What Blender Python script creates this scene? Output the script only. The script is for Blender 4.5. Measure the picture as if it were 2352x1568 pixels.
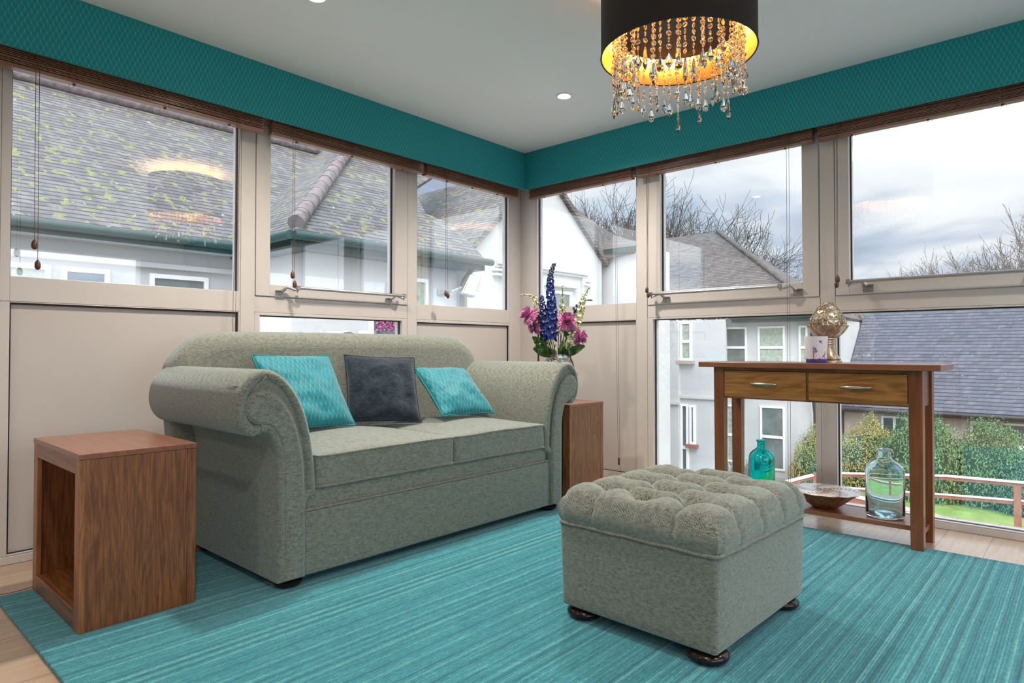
import bpy, bmesh, math, random
from math import sin, cos, tan, pi, radians, sqrt, atan2
from mathutils import Vector, Matrix, noise as mnoise
from mathutils.geometry import delaunay_2d_cdt

SC = bpy.context.scene
COL = SC.collection
for o in list(bpy.data.objects):
    bpy.data.objects.remove(o)

# ---------------------------------------------------------------- camera
YAW = radians(41.97); PITCH = radians(1.0); CAMH = 0.90
cam_d = bpy.data.cameras.new('camera'); cam = bpy.data.objects.new('camera', cam_d); COL.objects.link(cam)
cam.location = (0, 0, CAMH)
cam.rotation_euler = (radians(90) + PITCH, 0, YAW - radians(90))
cam_d.sensor_width = 36.0; cam_d.lens = 36.0 * 1482 / 2352
cam_d.shift_y = -(775.13 - 784) / -2352 * 1.0
cam_d.clip_start = 0.05; cam_d.clip_end = 300
SC.camera = cam
SC.view_settings.view_transform = 'Standard'; SC.view_settings.look = 'None'
SC.view_settings.exposure = 0.55; SC.view_settings.gamma = 1.0
SC.view_settings.use_curve_mapping = False
SC.cycles.transparent_max_bounces = 32
SC.cycles.max_bounces = 14; SC.cycles.diffuse_bounces = 5; SC.cycles.transmission_bounces = 14
SC.cycles.sample_clamp_indirect = 6.0

# ---------------------------------------------------------------- node helper
class NT:
    def __init__(s, tree): s.t = tree; s.n = tree.nodes; s.l = tree.links
    def new(s, typ, **kw):
        n = s.n.new(typ)
        for k, v in kw.items(): setattr(n, k, v)
        return n
    def put(s, sock, v):
        if v is None: return
        if hasattr(v, 'is_output') or isinstance(v, bpy.types.NodeSocket): s.l.new(v, sock)
        else:
            if isinstance(v, (tuple, list)) and len(v) == 3 and sock.type == 'RGBA': v = (*v, 1)
            sock.default_value = v
    def m(s, op, a, b=None, c=None, clamp=False):
        n = s.new('ShaderNodeMath', operation=op, use_clamp=clamp)
        s.put(n.inputs[0], a); s.put(n.inputs[1], b); s.put(n.inputs[2], c)
        return n.outputs[0]
    def pos(s, kind='Object'): return s.new('ShaderNodeTexCoord').outputs[kind]
    def world(s): return s.new('ShaderNodeNewGeometry').outputs['Position']
    def sep(s, v):
        n = s.new('ShaderNodeSeparateXYZ'); s.l.new(v, n.inputs[0]); return n.outputs
    def comb(s, x=0, y=0, z=0):
        n = s.new('ShaderNodeCombineXYZ')
        for i, v in enumerate((x, y, z)): s.put(n.inputs[i], v)
        return n.outputs[0]
    def scale(s, v, sx, sy, sz):
        n = s.new('ShaderNodeVectorMath', operation='MULTIPLY'); s.l.new(v, n.inputs[0]); n.inputs[1].default_value = (sx, sy, sz); return n.outputs[0]
    def noise(s, v, sc=5, det=2, rough=.5, dist=0):
        n = s.new('ShaderNodeTexNoise'); s.put(n.inputs['Vector'], v)
        n.inputs['Scale'].default_value = sc; n.inputs['Detail'].default_value = det
        n.inputs['Roughness'].default_value = rough; n.inputs['Distortion'].default_value = dist
        return n.outputs['Fac']
    def ramp(s, f, stops, interp='LINEAR'):
        n = s.new('ShaderNodeValToRGB'); s.put(n.inputs[0], f); r = n.color_ramp; r.interpolation = interp
        while len(r.elements) < len(stops): r.elements.new(.5)
        for e, (p, c) in zip(r.elements, stops):
            e.position = p; e.color = (*c, 1) if isinstance(c, (tuple, list)) else (c, c, c, 1)
        return n.outputs[0]
    def mix(s, f, a, b, mode='MIX'):
        n = s.new('ShaderNodeMix', data_type='RGBA', blend_type=mode)
        s.put(n.inputs[0], f); s.put(n.inputs[6], a); s.put(n.inputs[7], b); return n.outputs[2]
    def bump(s, h, strength=.3, dist=.01):
        n = s.new('ShaderNodeBump'); s.put(n.inputs['Height'], h)
        n.inputs['Strength'].default_value = strength; n.inputs['Distance'].default_value = dist
        return n.outputs[0]

def material(name):
    m = bpy.data.materials.new(name); m.use_nodes = True
    t = NT(m.node_tree); b = t.n['Principled BSDF']
    return m, t, b
def simple(name, col, rough=.5, metal=0, noise_amt=.06, noise_scale=8, bump=0, **kw):
    m, t, b = material(name)
    f = t.noise(t.pos(), noise_scale, 3)
    c2 = tuple(max(0, c * (1 - noise_amt * 2)) for c in col); c1 = tuple(min(1, c * (1 + noise_amt)) for c in col)
    t.put(b.inputs['Base Color'], t.ramp(f, [(.3, c2), (.7, c1)]))
    b.inputs['Roughness'].default_value = rough; b.inputs['Metallic'].default_value = metal
    for k, v in kw.items(): b.inputs[k.replace('_', ' ')].default_value = v
    if bump: t.put(b.inputs['Normal'], t.bump(t.noise(t.pos(), noise_scale * 12, 3), bump, .003))
    return m

# ---------------------------------------------------------------- world: broken cloud
w = bpy.data.worlds.new('sky'); SC.world = w; w.use_nodes = True
t = NT(w.node_tree); bg = t.n['Background']
d = t.pos('Generated'); s_ = t.sep(d)
zc = t.m('MAXIMUM', s_[2], 0.0)
den = t.m('ADD', zc, 0.16)
pv = t.comb(t.m('DIVIDE', s_[0], den), t.m('DIVIDE', s_[1], den), 0)
n1 = t.noise(t.scale(pv, .75, .75, 1), 1.0, 6, .52, .4)
n2 = t.noise(t.scale(pv, .35, .35, 1), 1.7, 3, .5, .2)
f = t.m('ADD', t.m('MULTIPLY', n1, .65), t.m('MULTIPLY', n2, .35))
cl = t.ramp(f, [(.38, (.40, .48, .64)), (.44, (.58, .66, .80)), (.49, (.90, .93, .98)), (.58, (1.12, 1.12, 1.12))])
# thin overcast is brighter towards the zenith
lift = t.ramp(s_[2], [(.0, .84), (.42, .92), (.60, 1.9), (1.0, 2.6)])
up = t.mix(1.0, cl, lift, 'MULTIPLY')
gfac = t.m('LESS_THAN', s_[2], 0.0)
# the bright side of the sky (sun behind thin cloud) lies behind the camera
side = t.m('MULTIPLY_ADD', t.m('ADD', s_[0], s_[1]), -.707, -.15, clamp=True)
up = t.mix(1.0, up, t.m('MULTIPLY_ADD', side, 2.6, 1.0), 'MULTIPLY')
colr = t.mix(gfac, up, (.17, .17, .16))
t.put(bg.inputs[0], colr); bg.inputs[1].default_value = 1.0

# faint, very soft sun filtered by the cloud, behind and left of the camera
sd = bpy.data.lights.new('sun', 'SUN'); sd.energy = .7; sd.angle = radians(25); sd.color = (1, .96, .9)
so = bpy.data.objects.new('sun', sd); COL.objects.link(so)
so.rotation_euler = Vector((.62, .5, -.75)).to_track_quat('-Z', 'Y').to_euler()

# ---------------------------------------------------------------- mesh helper
class MB:
    def __init__(s): s.v = []; s.f = []; s.mi = []; s.cur = 0
    def add(s, vs, fs, M=None):
        o = len(s.v)
        for p in vs:
            p = Vector(p)
            s.v.append(M @ p if M is not None else p)
        for f_ in fs: s.f.append([o + i for i in f_]); s.mi.append(s.cur)
        return s
    def box(s, x0, x1, y0, y1, z0, z1, M=None):
        vs = [(x, y, z) for x in (x0, x1) for y in (y0, y1) for z in (z0, z1)]
        fs = [(0, 1, 3, 2), (4, 6, 7, 5), (0, 4, 5, 1), (2, 3, 7, 6), (0, 2, 6, 4), (1, 5, 7, 3)]
        return s.add(vs, fs, M)
    def prism(s, pts, a0, a1, axis='y', M=None):
        """pts: outline in the two other axes; extruded along axis from a0 to a1"""
        def mk(p, a):
            if axis == 'y': return (p[0], a, p[1])
            if axis == 'x': return (a, p[0], p[1])
            return (p[0], p[1], a)
        n = len(pts)
        vs = [mk(p, a0) for p in pts] + [mk(p, a1) for p in pts]
        fs = [tuple(range(n)), tuple(range(2 * n - 1, n - 1, -1))] + [(i, (i + 1) % n, n + (i + 1) % n, n + i) for i in range(n)]
        return s.add(vs, fs, M)
    def slab(s, pts, off, M=None):
        """polygon of 3-D points given thickness along vector off"""
        n = len(pts); off = Vector(off)
        vs = [Vector(p) for p in pts] + [Vector(p) + off for p in pts]
        fs = [tuple(range(n)), tuple(range(2 * n - 1, n - 1, -1))] + [(i, (i + 1) % n, n + (i + 1) % n, n + i) for i in range(n)]
        return s.add(vs, fs, M)
    def lathe(s, prof, n=32, c=(0, 0, 0), M=None, sx=1, sy=1, wob=None):
        vs = []; fs = []
        for r, z in prof:
            for i in range(n):
                a = 2 * pi * i / n
                k = wob(a, r, z) if wob else 1
                vs.append((c[0] + r * k * cos(a) * sx, c[1] + r * k * sin(a) * sy, c[2] + z))
        m_ = len(prof)
        for j in range(m_ - 1):
            for i in range(n):
                i2 = (i + 1) % n
                fs.append((j * n + i, j * n + i2, (j + 1) * n + i2, (j + 1) * n + i))
        loop = (prof[0] == prof[-1])
        if not loop and prof[0][0] > 1e-6: fs.append(tuple(range(n - 1, -1, -1)))
        if not loop and prof[-1][0] > 1e-6: fs.append(tuple((m_ - 1) * n + i for i in range(n)))
        return s.add(vs, fs, M)
    def tube(s, pts, r, n=8, closed=False, M=None):
        pts = [Vector(p) for p in pts]; m_ = len(pts); vs = []; fs = []
        if not isinstance(r, (list, tuple)): r = [r] * m_
        prev = None
        for i, p in enumerate(pts):
            a = pts[(i - 1) % m_] if (closed or i > 0) else p
            b = pts[(i + 1) % m_] if (closed or i < m_ - 1) else p
            tg = (b - a)
            if tg.length < 1e-9: tg = Vector((0, 0, 1))
            tg.normalize()
            if prev is None:
                up = Vector((0, 0, 1)) if abs(tg.z) < .9 else Vector((1, 0, 0))
                u = tg.cross(up).normalized()
            else:
                u = prev - tg * prev.dot(tg)
                u = u.normalized() if u.length > 1e-6 else tg.orthogonal().normalized()
            prev = u; v = tg.cross(u)
            for k in range(n):
                a_ = 2 * pi * k / n
                vs.append(p + (u * cos(a_) + v * sin(a_)) * r[i])
        rng = m_ if closed else m_ - 1
        for i in range(rng):
            i2 = (i + 1) % m_
            for k in range(n):
                k2 = (k + 1) % n
                fs.append((i * n + k, i * n + k2, i2 * n + k2, i2 * n + k))
        if not closed:
            fs.append(tuple(range(n - 1, -1, -1))); fs.append(tuple((m_ - 1) * n + k for k in range(n)))
        return s.add(vs, fs, M)
    def rbox(s, x0, x1, y0, y1, z0, z1, r=.02, n=8, crown=0, M=None, fn=None):
        """rounded box from a gridded cube; crown puffs the top"""
        c = Vector(((x0 + x1) / 2, (y0 + y1) / 2, (z0 + z1) / 2)); h = Vector(((x1 - x0) / 2, (y1 - y0) / 2, (z1 - z0) / 2))
        r = min(r, h.x, h.y, h.z)
        def ax(hh):
            L = []
            k = 3
            for i in range(k + 1): L.append(-hh + r * (1 - cos(pi / 2 * i / k)) if True else 0)
            m_ = max(1, n)
            for i in range(1, m_): L.append(-hh + r + (2 * hh - 2 * r) * i / m_)
            for i in range(k, -1, -1): L.append(hh - r * (1 - cos(pi / 2 * i / k)))
            return L
        A = [ax(h.x), ax(h.y), ax(h.z)]
        idx = {}; vs = []; fs = []
        def vid(i, j, k):
            key = (i, j, k)
            if key not in idx:
                p = Vector((A[0][i], A[1][j], A[2][k]))
                q = Vector((max(-h.x + r, min(h.x - r, p.x)), max(-h.y + r, min(h.y - r, p.y)), max(-h.z + r, min(h.z - r, p.z))))
                dd = p - q
                if dd.length > 1e-9: p = q + dd.normalized() * r
                if crown and p.z > 0:
                    p.z += crown * (1 - (p.x / h.x) ** 2) * (1 - (p.y / h.y) ** 2)
                p = p + c
                if fn: p = fn(p)
                idx[key] = len(vs); vs.append(p)
            return idx[key]
        N = [len(a) - 1 for a in A]
        for i in range(N[0]):
            for j in range(N[1]):
                fs.append((vid(i, j, 0), vid(i, j + 1, 0), vid(i + 1, j + 1, 0), vid(i + 1, j, 0)))
                fs.append((vid(i, j, N[2]), vid(i + 1, j, N[2]), vid(i + 1, j + 1, N[2]), vid(i, j + 1, N[2])))
        for i in range(N[0]):
            for k in range(N[2]):
                fs.append((vid(i, 0, k), vid(i + 1, 0, k), vid(i + 1, 0, k + 1), vid(i, 0, k + 1)))
                fs.append((vid(i, N[1], k), vid(i, N[1], k + 1), vid(i + 1, N[1], k + 1), vid(i + 1, N[1], k)))
        for j in range(N[1]):
            for k in range(N[2]):
                fs.append((vid(0, j, k), vid(0, j, k + 1), vid(0, j + 1, k + 1), vid(0, j + 1, k)))
                fs.append((vid(N[0], j, k), vid(N[0], j + 1, k), vid(N[0], j + 1, k + 1), vid(N[0], j, k + 1)))
        return s.add(vs, fs, M)

def wloc(o):
    v = Vector((0, 0, 0))
    while o is not None: v += Vector(o.location); o = o.parent
    return v
def obj(name, mb, mat, parent=None, smooth=None, bevel=0, seg=2, local=False, kind=None, label=None):
    me = bpy.data.meshes.new(name)
    off = Vector((0, 0, 0)) if (parent is None or local) else wloc(parent)
    me.from_pydata([tuple(p - off) for p in mb.v], [], mb.f); me.update()
    bm = bmesh.new(); bm.from_mesh(me); bmesh.ops.recalc_face_normals(bm, faces=bm.faces); bm.to_mesh(me); bm.free()
    o = bpy.data.objects.new(name, me); COL.objects.link(o)
    for m_ in (mat if isinstance(mat, (list, tuple)) else [mat]): me.materials.append(m_)
    if isinstance(mat, (list, tuple)):
        for p, i in zip(me.polygons, mb.mi): p.material_index = i
    if smooth is not None:
        me.polygons.foreach_set('use_smooth', [True] * len(me.polygons))
        if smooth < 179: me.set_sharp_from_angle(angle=radians(smooth))
    if bevel:
        b = o.modifiers.new('bevel', 'BEVEL'); b.width = bevel; b.segments = seg; b.limit_method = 'ANGLE'; b.angle_limit = radians(40); b.harden_normals = False
    if parent is not None: o.parent = parent
    if kind: o['kind'] = kind
    if label: o['label'] = label
    return o
def thing(name, label, cat, loc=(0, 0, 0), group=None):
    o = bpy.data.objects.new(name, None); COL.objects.link(o); o.empty_display_size = .1
    o.location = loc; o['label'] = label; o['category'] = cat
    if group: o['group'] = group
    return o
def tag(o, label, cat, group=None):
    o['label'] = label; o['category'] = cat
    if group: o['group'] = group
    return o
def struct(name, mb, mat, **kw):
    return obj(name, mb, mat, None, kind='structure', **kw)
def copy_tree(o, parent=None):
    c = o.copy(); COL.objects.link(c)
    if parent is not None: c.parent = parent
    for ch in list(o.children): copy_tree(ch, c)
    return c
def catmull(pts, k=5, closed=True):
    out = []; n = len(pts); P = [Vector(p) for p in pts]
    rng = range(n) if closed else range(n - 1)
    for i in rng:
        p0 = P[(i - 1) % n] if (closed or i > 0) else P[i]; p1 = P[i]; p2 = P[(i + 1) % n]
        p3 = P[(i + 2) % n] if (closed or i + 2 < n) else P[(i + 1) % n]
        for j in range(k):
            u = j / k
            out.append(.5 * ((2 * p1) + (-p0 + p2) * u + (2 * p0 - 5 * p1 + 4 * p2 - p3) * u * u + (-p0 + 3 * p1 - 3 * p2 + p3) * u ** 3))
    if not closed: out.append(P[-1])
    return out

# ---------------------------------------------------------------- materials
def mat_fabric(name, dark, light, hb=True, tint=None):
    m, t, b = material(name)
    p = t.pos(); s = t.sep(p)
    U = t.m('ADD', s[0], s[1]); V = t.m('ADD', s[2], t.m('MULTIPLY', t.m('SUBTRACT', s[1], s[0]), .5))
    zig = t.m('PINGPONG', t.m('ADD', U, 10), .007)
    ph = t.m('ADD', V, zig)
    wv = t.m('SINE', t.m('MULTIPLY', ph, 2 * pi / .0042))
    wv = t.m('MULTIPLY_ADD', wv, .5, .5)
    n_f = t.noise(t.scale(p, 1, 1, 1.8), 420, 2, .6)
    n_m = t.noise(t.scale(p, 1, 1, 2.2), 60, 4, .65)
    h = t.m('ADD', t.m('MULTIPLY', wv, .28), t.m('ADD', t.m('MULTIPLY', n_f, .8), t.m('MULTIPLY', n_m, .55)))
    c = t.ramp(h, [(.55, dark), (1.05, light)])
    t.put(b.inputs['Base Color'], c)
    b.inputs['Roughness'].default_value = .9; b.inputs['Specular IOR Level'].default_value = .2
    b.inputs['Sheen Weight'].default_value = .6; b.inputs['Sheen Roughness'].default_value = .5
    b.inputs['Sheen Tint'].default_value = (.75, .9, .9, 1)
    t.put(b.inputs['Normal'], t.bump(h, .45, .002))
    return m
M_tweed = mat_fabric('tweed upholstery', (.024, .028, .024), (.345, .355, .30))
M_tweed_pipe = mat_fabric('tweed piping', (.06, .06, .05), (.36, .34, .28))

def mat_teal(name, base, pitch=.0255, row=.031, sheen=.3, lo=None, flat=False):
    m, t, b = material(name)
    p = t.pos(); s = t.sep(p)
    U = t.m('ADD', s[0] if flat else t.m('ADD', s[0], s[1]), 20)
    Vr = t.m('DIVIDE', t.m('ADD', s[2], 5), row)
    rowi = t.m('FLOOR', Vr)
    Ur = t.m('ADD', t.m('DIVIDE', U, pitch), t.m('MULTIPLY', rowi, .5))
    fx = t.m('ABSOLUTE', t.m('SUBTRACT', t.m('FRACT', Ur), .5)); fz = t.m('FRACT', Vr)
    # pale wedge between the lens shaped drops, dark notch above it
    wd = t.m('MULTIPLY_ADD', fz, -.20, .125)
    pale = t.m('MULTIPLY', t.m('LESS_THAN', fx, wd), t.m('LESS_THAN', fz, .62))
    wd2 = t.m('MULTIPLY_ADD', fz, .22, -.08)
    dark = t.m('MULTIPLY', t.m('LESS_THAN', fx, wd2), t.m('GREATER_THAN', fz, .66))
    grain = t.noise(t.scale(p, 1, 1, 4), 500, 2)
    lo = lo or tuple(c * .35 for c in base)
    soft = t.m('MULTIPLY_ADD', fz, .35, .72)
    bc = t.mix(1.0, base, t.ramp(grain, [(.3, .72), (.7, 1.15)]), 'MULTIPLY')
    bc = t.mix(1.0, bc, soft, 'MULTIPLY')
    c = t.mix(t.m('MULTIPLY', pale, .5), bc, (.27, .42, .40))
    c = t.mix(t.m('MULTIPLY', dark, .6), c, lo)
    t.put(b.inputs['Base Color'], c)
    b.inputs['Roughness'].default_value = .55; b.inputs['Sheen Weight'].default_value = sheen
    b.inputs['Specular IOR Level'].default_value = .35
    t.put(b.inputs['Normal'], t.bump(t.m('ADD', t.m('MULTIPLY', pale, -.5), t.m('MULTIPLY', grain, .4)), .25, .002))
    return m
M_teal = mat_teal('teal patterned cotton', (.002, .26, .33), .0225, .030, flat=True)
M_pelmet = mat_teal('teal patterned pelmet cloth', (.002, .33, .37), .0215, .0235, .15)
M_tealplain = simple('teal piping cloth', (.004, .20, .20), .7)
def mat_navy():
    m, t, b = material('navy chenille')
    p = t.pos()
    n = t.noise(t.scale(p, 1, 1, 1.5), 260, 4, .7); n2 = t.noise(t.scale(p, 1, 1, 3), 55, 3, .6)
    h = t.m('ADD', t.m('MULTIPLY', n, .6), t.m('MULTIPLY', n2, .4))
    t.put(b.inputs['Base Color'], t.ramp(h, [(.38, (.003, .007, .014)), (.70, (.045, .070, .098))]))
    b.inputs['Roughness'].default_value = .95; b.inputs['Sheen Weight'].default_value = .3
    b.inputs['Specular IOR Level'].default_value = .1
    t.put(b.inputs['Normal'], t.bump(h, .6, .003)); return m
M_navy = mat_navy()

def mat_rug():
    m, t, b = material('striped teal rug')
    p = t.pos(); s = t.sep(p)
    wobble = t.m('MULTIPLY', t.m('SUBTRACT', t.noise(p, 3, 2), .5), .006)
    y = t.m('ADD', s[1], wobble)
    one = t.comb(0, t.m('MULTIPLY', y, 1.0), 0)
    a = t.noise(one, 52, 2.0, .65); c2 = t.noise(t.comb(3.3, y, 0), 6, 1)
    rib = t.m('MULTIPLY_ADD', t.m('SINE', t.m('MULTIPLY', y, 2 * pi / .0085)), .5, .5)
    grain = t.noise(t.scale(p, 1, 2.2, 1), 330, 3, .7)
    blot = t.noise(t.scale(p, .25, 1, 1), 26, 3, .6)
    pile = t.noise(t.scale(p, .5, 1.2, 1), 110, 3, .7)
    h = t.m('ADD', t.m('ADD', t.m('MULTIPLY', a, .95), t.m('MULTIPLY', rib, .10)),
            t.m('ADD', t.m('MULTIPLY', grain, .75), t.m('ADD', t.m('MULTIPLY', blot, .16), t.m('MULTIPLY', pile, .50))))
    c = t.ramp(t.m('MULTIPLY', t.m('SUBTRACT', h, .20), .5), [(.35, (.001, .062, .090)), (.455, (.003, .175, .24)), (.55, (.025, .32, .39)), (.64, (.22, .56, .57))])
    t.put(b.inputs['Base Color'], c)
    b.inputs['Roughness'].default_value = .95; b.inputs['Specular IOR Level'].default_value = .15
    b.inputs['Sheen Weight'].default_value = .3
    t.put(b.inputs['Normal'], t.bump(t.m('ADD', t.m('MULTIPLY', rib, .8), t.m('MULTIPLY', grain, 1.0)), .6, .004)); return m
M_rug = mat_rug()

def mat_wood(name, c1, c2, axis='z', scale=1, rough=.35, mid=None, coat=.15, contrast=1):
    m, t, b = material(name)
    p = t.pos()
    sc = {'x': (.07, 1, 1), 'y': (1, .07, 1), 'z': (1, 1, .07)}[axis]
    q = t.scale(p, *[v * scale for v in sc])
    g = t.noise(q, 90, 4, .6, .3); big = t.noise(t.scale(p, *[v * scale for v in sc]), 14, 3, .5, 1.2)
    ring = t.m('MULTIPLY_ADD', t.m('SINE', t.m('MULTIPLY', big, 46)), .5, .5)
    f = t.m('ADD', t.m('MULTIPLY', g, .75), t.m('MULTIPLY', ring, .28 * contrast))
    stops = [(.32, c1), (.78, c2)] if mid is None else [(.32, c1), (.52, mid), (.8, c2)]
    t.put(b.inputs['Base Color'], t.ramp(f, stops))
    b.inputs['Roughness'].default_value = rough; b.inputs['Coat Weight'].default_value = coat; b.inputs['Coat Roughness'].default_value = .2
    t.put(b.inputs['Normal'], t.bump(g, .12, .001)); return m
W1, W2 = (.15, .046, .013), (.42, .165, .055)
M_oak_z = mat_wood('stained oak upright', W1, W2, 'z', 1.5, contrast=.4)
M_oak_x = mat_wood('stained oak along x', W1, W2, 'x', .8, contrast=.5)
M_oak_y = mat_wood('stained oak along y', W1, W2, 'y', .8, contrast=.5)
M_leg = mat_wood('reddish stained beech', (.18, .055, .02), (.32, .105, .04), 'z', .6, .3, contrast=.4)
M_top = mat_wood('table top oak', (.22, .08, .04), (.36, .14, .07), 'y', .6, .28, contrast=.5)
M_drawer = mat_wood('honey oak drawer', (.26, .10, .022), (.56, .25, .07), 'y', .7, .35, contrast=.7)
M_foot = simple('dark polished wood', (.018, .006, .004), .22)
M_blind = mat_wood('brown blind wood left', (.20, .085, .05), (.42, .22, .14), 'x', .5, .4, contrast=.3)
M_blind2 = mat_wood('brown blind wood right', (.20, .09, .065), (.42, .23, .17), 'y', .5, .4, contrast=.3)
M_tassel = mat_wood('tassel wood', (.06, .02, .01), (.16, .06, .03), 'z', 2, .4)

def mat_floor():
    m, t, b = material('pale oak planks')
    p = t.pos(); s = t.sep(p)
    row = t.m('FLOOR', t.m('DIVIDE', s[1], .18))
    off = t.m('MULTIPLY', t.m('FRACT', t.m('MULTIPLY', row, .377)), 1.2)
    col = t.m('FLOOR', t.m('DIVIDE', t.m('ADD', s[0], off), 1.25))
    tone = t.noise(t.comb(t.m('MULTIPLY', col, 7.3), t.m('MULTIPLY', row, 3.7), 0), 1.0, 0)
    g = t.noise(t.scale(p, .08, 1, 1), 60, 4, .6, .4)
    c = t.ramp(t.m('ADD', t.m('MULTIPLY', g, .6), t.m('MULTIPLY', tone, .5)), [(.3, (.34, .22, .14)), (.75, (.60, .45, .33))])
    gapy = t.m('LESS_THAN', t.m('FRACT', t.m('DIVIDE', s[1], .18)), .018)
    gapx = t.m('LESS_THAN', t.m('FRACT', t.m('DIVIDE', t.m('ADD', s[0], off), 1.25)), .003)
    gp = t.m('MAXIMUM', gapy, gapx)
    t.put(b.inputs['Base Color'], t.mix(t.m('MULTIPLY', gp, .6), c, (.10, .055, .03)))
    b.inputs['Roughness'].default_value = .32; b.inputs['Coat Weight'].default_value = .8; b.inputs['Coat Roughness'].default_value = .22
    t.put(b.inputs['Normal'], t.bump(t.m('SUBTRACT', t.m('MULTIPLY', g, .2), gp), .15, .002)); return m
M_floor = mat_floor()
M_frame = simple('cream painted frame', (.62, .575, .55), .32, noise_amt=.012)
M_panel = simple('cream panel', (.57, .53, .505), .5, noise_amt=.015, noise_scale=2)
M_gasket = simple('black gasket', (.012, .012, .014), .5)
M_bead = simple('white glazing bead', (.75, .75, .78), .3)
M_ceil = simple('ceiling paint', (.83, .83, .845), .8, noise_amt=.01, noise_scale=2)
M_wallp = simple('wall paint', (.78, .74, .70), .8, noise_amt=.02)
M_steel = simple('brushed aluminium', (.55, .55, .55), .32, .9)
M_zinc = simple('grey zinc', (.38, .38, .37), .4, .7)
M_cord = simple('brown cord', (.13, .05, .035), .8)
M_nickel = simple('satin nickel', (.80, .74, .64), .25, 1.0)
M_white = simple('white enamel', (.8, .8, .8), .3, noise_amt=.01)

def mat_pane(name, refl=.13, tint=(.97, .985, .98)):
    m = bpy.data.materials.new(name); m.use_nodes = True; t = NT(m.node_tree)
    for n in list(t.n): t.n.remove(n)
    out = t.new('ShaderNodeOutputMaterial'); mixn = t.new('ShaderNodeMixShader'); tr = t.new('ShaderNodeBsdfTransparent'); gl = t.new('ShaderNodeBsdfGlossy')
    tr.inputs[0].default_value = (*tint, 1); gl.inputs['Roughness'].default_value = 0.0; gl.inputs[0].default_value = (.95, .97, 1, 1)
    lw = t.new('ShaderNodeLayerWeight'); lw.inputs[0].default_value = .5
    wav = t.bump(t.noise(t.pos(), .8, 1), .02, .02)
    f5 = t.m('POWER', lw.outputs['Facing'], 4.0)
    fac = t.m('MULTIPLY_ADD', f5, .55, refl, clamp=True)
    t.l.new(fac, mixn.inputs[0]); t.l.new(tr.outputs[0], mixn.inputs[1]); t.l.new(gl.outputs[0], mixn.inputs[2]); t.l.new(mixn.outputs[0], out.inputs[0])
    return m
M_pane = mat_pane('double glazing')
def mat_glass(name, col, rough=0.0, ior=1.47):
    m = bpy.data.materials.new(name); m.use_nodes = True; t = NT(m.node_tree); b = t.n['Principled BSDF']
    b.inputs['Base Color'].default_value = (*col, 1); b.inputs['Transmission Weight'].default_value = 1
    b.inputs['Roughness'].default_value = rough; b.inputs['IOR'].default_value = ior
    return m
def emis(name, col, s):
    m, t, b = material(name)
    b.inputs['Base Color'].default_value = (*col, 1); b.inputs['Emission Color'].default_value = (*col, 1); b.inputs['Emission Strength'].default_value = s
    return m
# ================================================================ ROOM SHELL
YW, XW, CH = 3.37, 3.85, 2.40          # inner faces of the two glazed walls, ceiling height
XB, YB = -3.2, -3.0                    # walls behind the camera
struct('floor', MB().box(XB, XW + .3, YB, YW + .3, -.15, 0), M_floor)
struct('ceiling', MB().box(XB - .1, XW + .35, YB - .1, YW + .35, CH, CH + .2), M_ceil)
D = .075                                # frame depth
def L_(a0, a1, z0, z1, d0=0, d1=D): return (a0, a1, YW + d0, YW + d1, z0, z1)
def R_(a0, a1, z0, z1, d0=0, d1=D): return (XW + d0, XW + d1, a0, a1, z0, z1)

# left wall: posts, transom, head, plinth
f = MB()
for a0, a1, z0, z1 in ((-.62, .565, 0, CH), (1.585, 1.664, .035, CH), (2.712, 2.790, .035, CH), (3.722, 3.85, .035, CH)):
    f.box(*L_(a0, a1, z0, z1))
for a0, a1, z0, z1 in ((.566, 1.584, 2.13, CH), (1.665, 2.711, 2.13, CH), (2.791, 3.721, 2.13, CH)):
    f.box(*L_(a0, a1, z0, z1, .002))
f.box(*L_(.566, 3.85, 0, .034))
f.box(XB, -.62, YW, YW + .2, 0, CH)
struct('wall_left', f, M_frame, bevel=.003)
# right wall
f = MB()
for a0, a1, z0, z1 in ((3.212, 3.445, .035, CH), (2.235, 2.316, .035, CH), (1.056, 1.133, .035, CH), (-.06, .016, .035, CH), (-1.2, -1.1, .035, CH)):
    f.box(*R_(a0, a1, z0, z1))
for a0, a1 in ((2.317, 3.211), (1.134, 2.234), (.017, 1.055), (-1.099, -.061)):
    f.box(*R_(a0, a1, 2.13, CH, .002))
f.box(*R_(-1.2, 3.36, 0, .034))
f.box(XW, XW + .2, YB, -1.2, 0, CH)
struct('wall_right', f, M_frame, bevel=.003)
# walls behind the camera, with openings that let daylight in
f = MB()
for a0, a1, z0, z1 in ((YB, YW + .3, 0, CH),):
    f.box(XB - .2, XB, a0, a1, z0, z1)
struct('wall_back', f, simple('taupe back wall', (.34, .31, .29), .8))
f = MB()
for a0, a1, z0, z1 in ((XB, XB + .6, 0, CH), (-.3, .1, 0, CH), (3.2, XW + .2, 0, CH), (XB + .6, -.3, 2.15, CH), (XB + .6, -.3, 0, .6), (.1, 3.2, 2.15, CH), (.1, 3.2, 0, .6)):
    f.box(a0, a1, YB - .2, YB, z0, z1)
struct('wall_front', f, M_wallp)

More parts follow.
